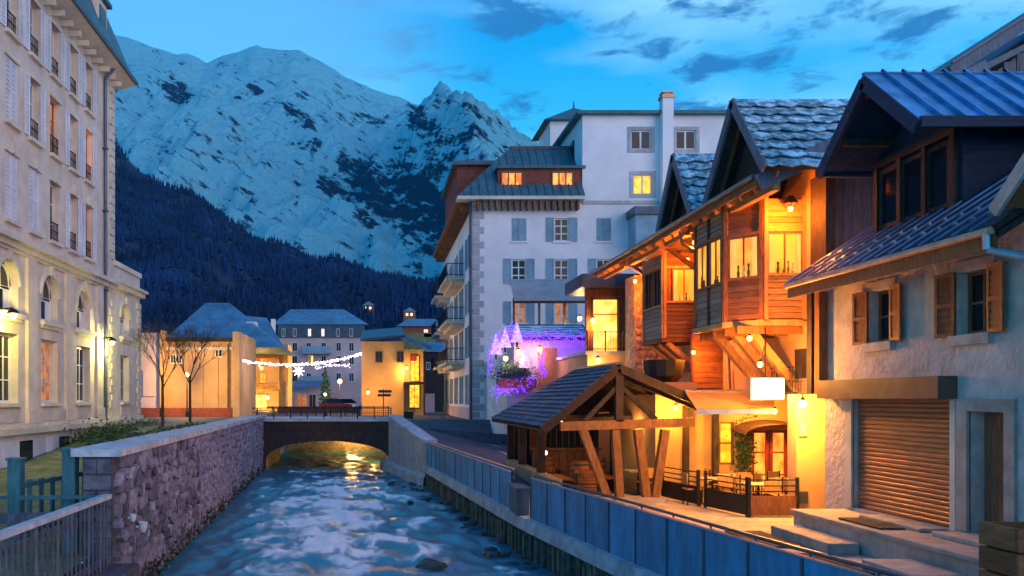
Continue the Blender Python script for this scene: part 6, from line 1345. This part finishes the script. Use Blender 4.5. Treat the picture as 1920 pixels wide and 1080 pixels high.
street_lamp('lit globe street lamp in the square before the pink hotel', (at(637, 0, 104).x, 104, -1.4), 3.6, 3200, r=.3)
street_lamp('low lit lamp on a dark post at the bridge railing', (at(610, 0, 55.5).x, 55.5, -1.3), 1.6, 60, r=.1, m='lamp_white')
# fir tree by the square
def fir(label, base, H, seed):
    t = thing('fir_tree', label, 'tree', base); r = random.Random(seed); x, y, z = base; b = MB(); b.tube(base, (x, y, z + H * .95), H * .03, H * .006); part(t, 'trunk', b, 'bark'); m_ = MB(); pts = []
    for k in range(2600): h = r.random(); rr = (1 - h) * H * .25 * (0.75 + .25 * math.sin(h * 60)) * math.sqrt(r.random()); a = r.random() * 6.283; pts.append((x + rr * math.cos(a), y + rr * math.sin(a), z + H * (.08 + .92 * h) - rr * .25))
    leaves(m_, pts, H * .022, r); part(t, 'crown', m_, 'leaf_blue')
fir('dark fir tree in the square beside the lit lamp', (at(610, 0, 108).x, 108, -1.4), 5.6, 3)
# garland over the street with star
p0, p1 = at(447, 675, 66), at(679, 663, 72); path = []
for k in range(25): f = k / 24; p = p0.lerp(p1, f); p.z -= 1.55 * 4 * f * (1 - f) * .42; path.append(p)
fairy('street_garland', 'white fairy light garland strung across the street beyond the bridge', path, 420, .06, 'lamp_white', 5, br=.042, light_at=[path[10] - Vector((0, .6, .3))], col=(1, .85, .95), power=260)
path2 = [at(590, 690, 69), at(620, 684, 69.5), at(655, 686, 70)]
fairy('street_garland', 'shorter white garland hanging under the right half of the street garland', path2, 80, .06, 'lamp_white', 6, br=.034)
c = at(560, 696, 68.5); t = thing('light_star', 'bright white star light hanging from the street garland', 'light', tuple(c)); b = MB()
for k in range(8): a = k * math.pi / 4; b.tube(c, c + Vector((math.cos(a) * .5, 0, math.sin(a) * .5)), .09, .01, 5)
b.ball(c, .2, 8, 5); part(t, 'star', b, 'lamp_white'); b = MB(); b.tube(c, c + Vector((0, 0, 1.0)), .012, n=4); part(t, 'hanger', b, 'black_metal')
# parked cars beyond the bridge
def car(label, x, y, m, rz=0):
    t = thing('parked_car', label, 'car', (x, y, -1.4), 'cars parked beyond the bridge'); M_ = Matrix.Rotation(rz, 3, 'Z'); o = Vector((x, y, -1.4))
    def pp(par, nm, b, mm): b.v = [tuple(M_ @ Vector(p) + o) for p in b.v]; return part(par, nm, b, mm)
    b = MB(); b.prism([(-2, -.85, .3), (2, -.85, .3), (2.02, -.85, .7), (1.2, -.85, .88), (-1.95, -.85, .9)], (0, 1.7, 0)); pp(t, 'body', b, m); b = MB(); b.hexa([(-1.7, -.78, .89), (1.0, -.78, .88), (1.0, .78, .88), (-1.7, .78, .89), (-1.3, -.65, 1.42), (.3, -.65, 1.42), (.3, .65, 1.42), (-1.3, .65, 1.42)]); pp(t, 'cabin', b, 'glass'); b = MB(); b.box(-1.28, .28, -.63, .63, 1.425, 1.47); pp(t, 'roof', b, m)
    for wx in (-1.25, 1.3):
        for wy in (-.87, .72): b = MB(); b.tube((wx, wy, .3), (wx, wy + .15, .3), .3, n=12); pp(t, 'wheel', b, 'tyre')
    for wy in (-.7, .5): b = MB(); b.box(2.0, 2.05, wy, wy + .25, .5, .66); pp(t, 'headlight', b, 'lit_pink')
car('red car parked under the square lamp', at(630, 0, 98).x, 98, 'red_paint'); car('pale car parked beside the red one before the pink hotel', at(652, 0, 100).x, 100, 'white_stucco', .3)
b = MB(); b.box(at(757, 0, 60).x, at(775, 0, 60).x, 60, 61, -2.1, -.9); solo('dark_bin', 'dark low utility cabinet at the corner of the orange house', 'cabinet', b, 'black_metal')
b = MB(); b.box(at(520, 0, 85).x, at(676, 0, 85).x, 85, 85.4, -1.5, -.85); solo('square_wall', 'low reddish brick wall along the far side of the street', 'wall', b, 'wood_red')

# ================================================================ evening air in the valley
def haze():
    mb = MB(); mb.box(-6500, 7000, -60, 8200, -8, 3400)
    m = bpy.data.materials.new('valley_haze'); m.use_nodes = True; N = m.node_tree.nodes; N.clear()
    out = N.new('ShaderNodeOutputMaterial'); v = N.new('ShaderNodeVolumePrincipled'); v.inputs['Color'].default_value = (.05, .60, 1, 1); v.inputs['Density'].default_value = 2.6e-5; v.inputs['Anisotropy'].default_value = 0
    m.node_tree.links.new(v.outputs[0], out.inputs['Volume'])
    o = bpy.data.objects.new('haze', mesh_of('haze', mb, m)); link(o); tag(o, None, None, None, 'stuff')
haze()
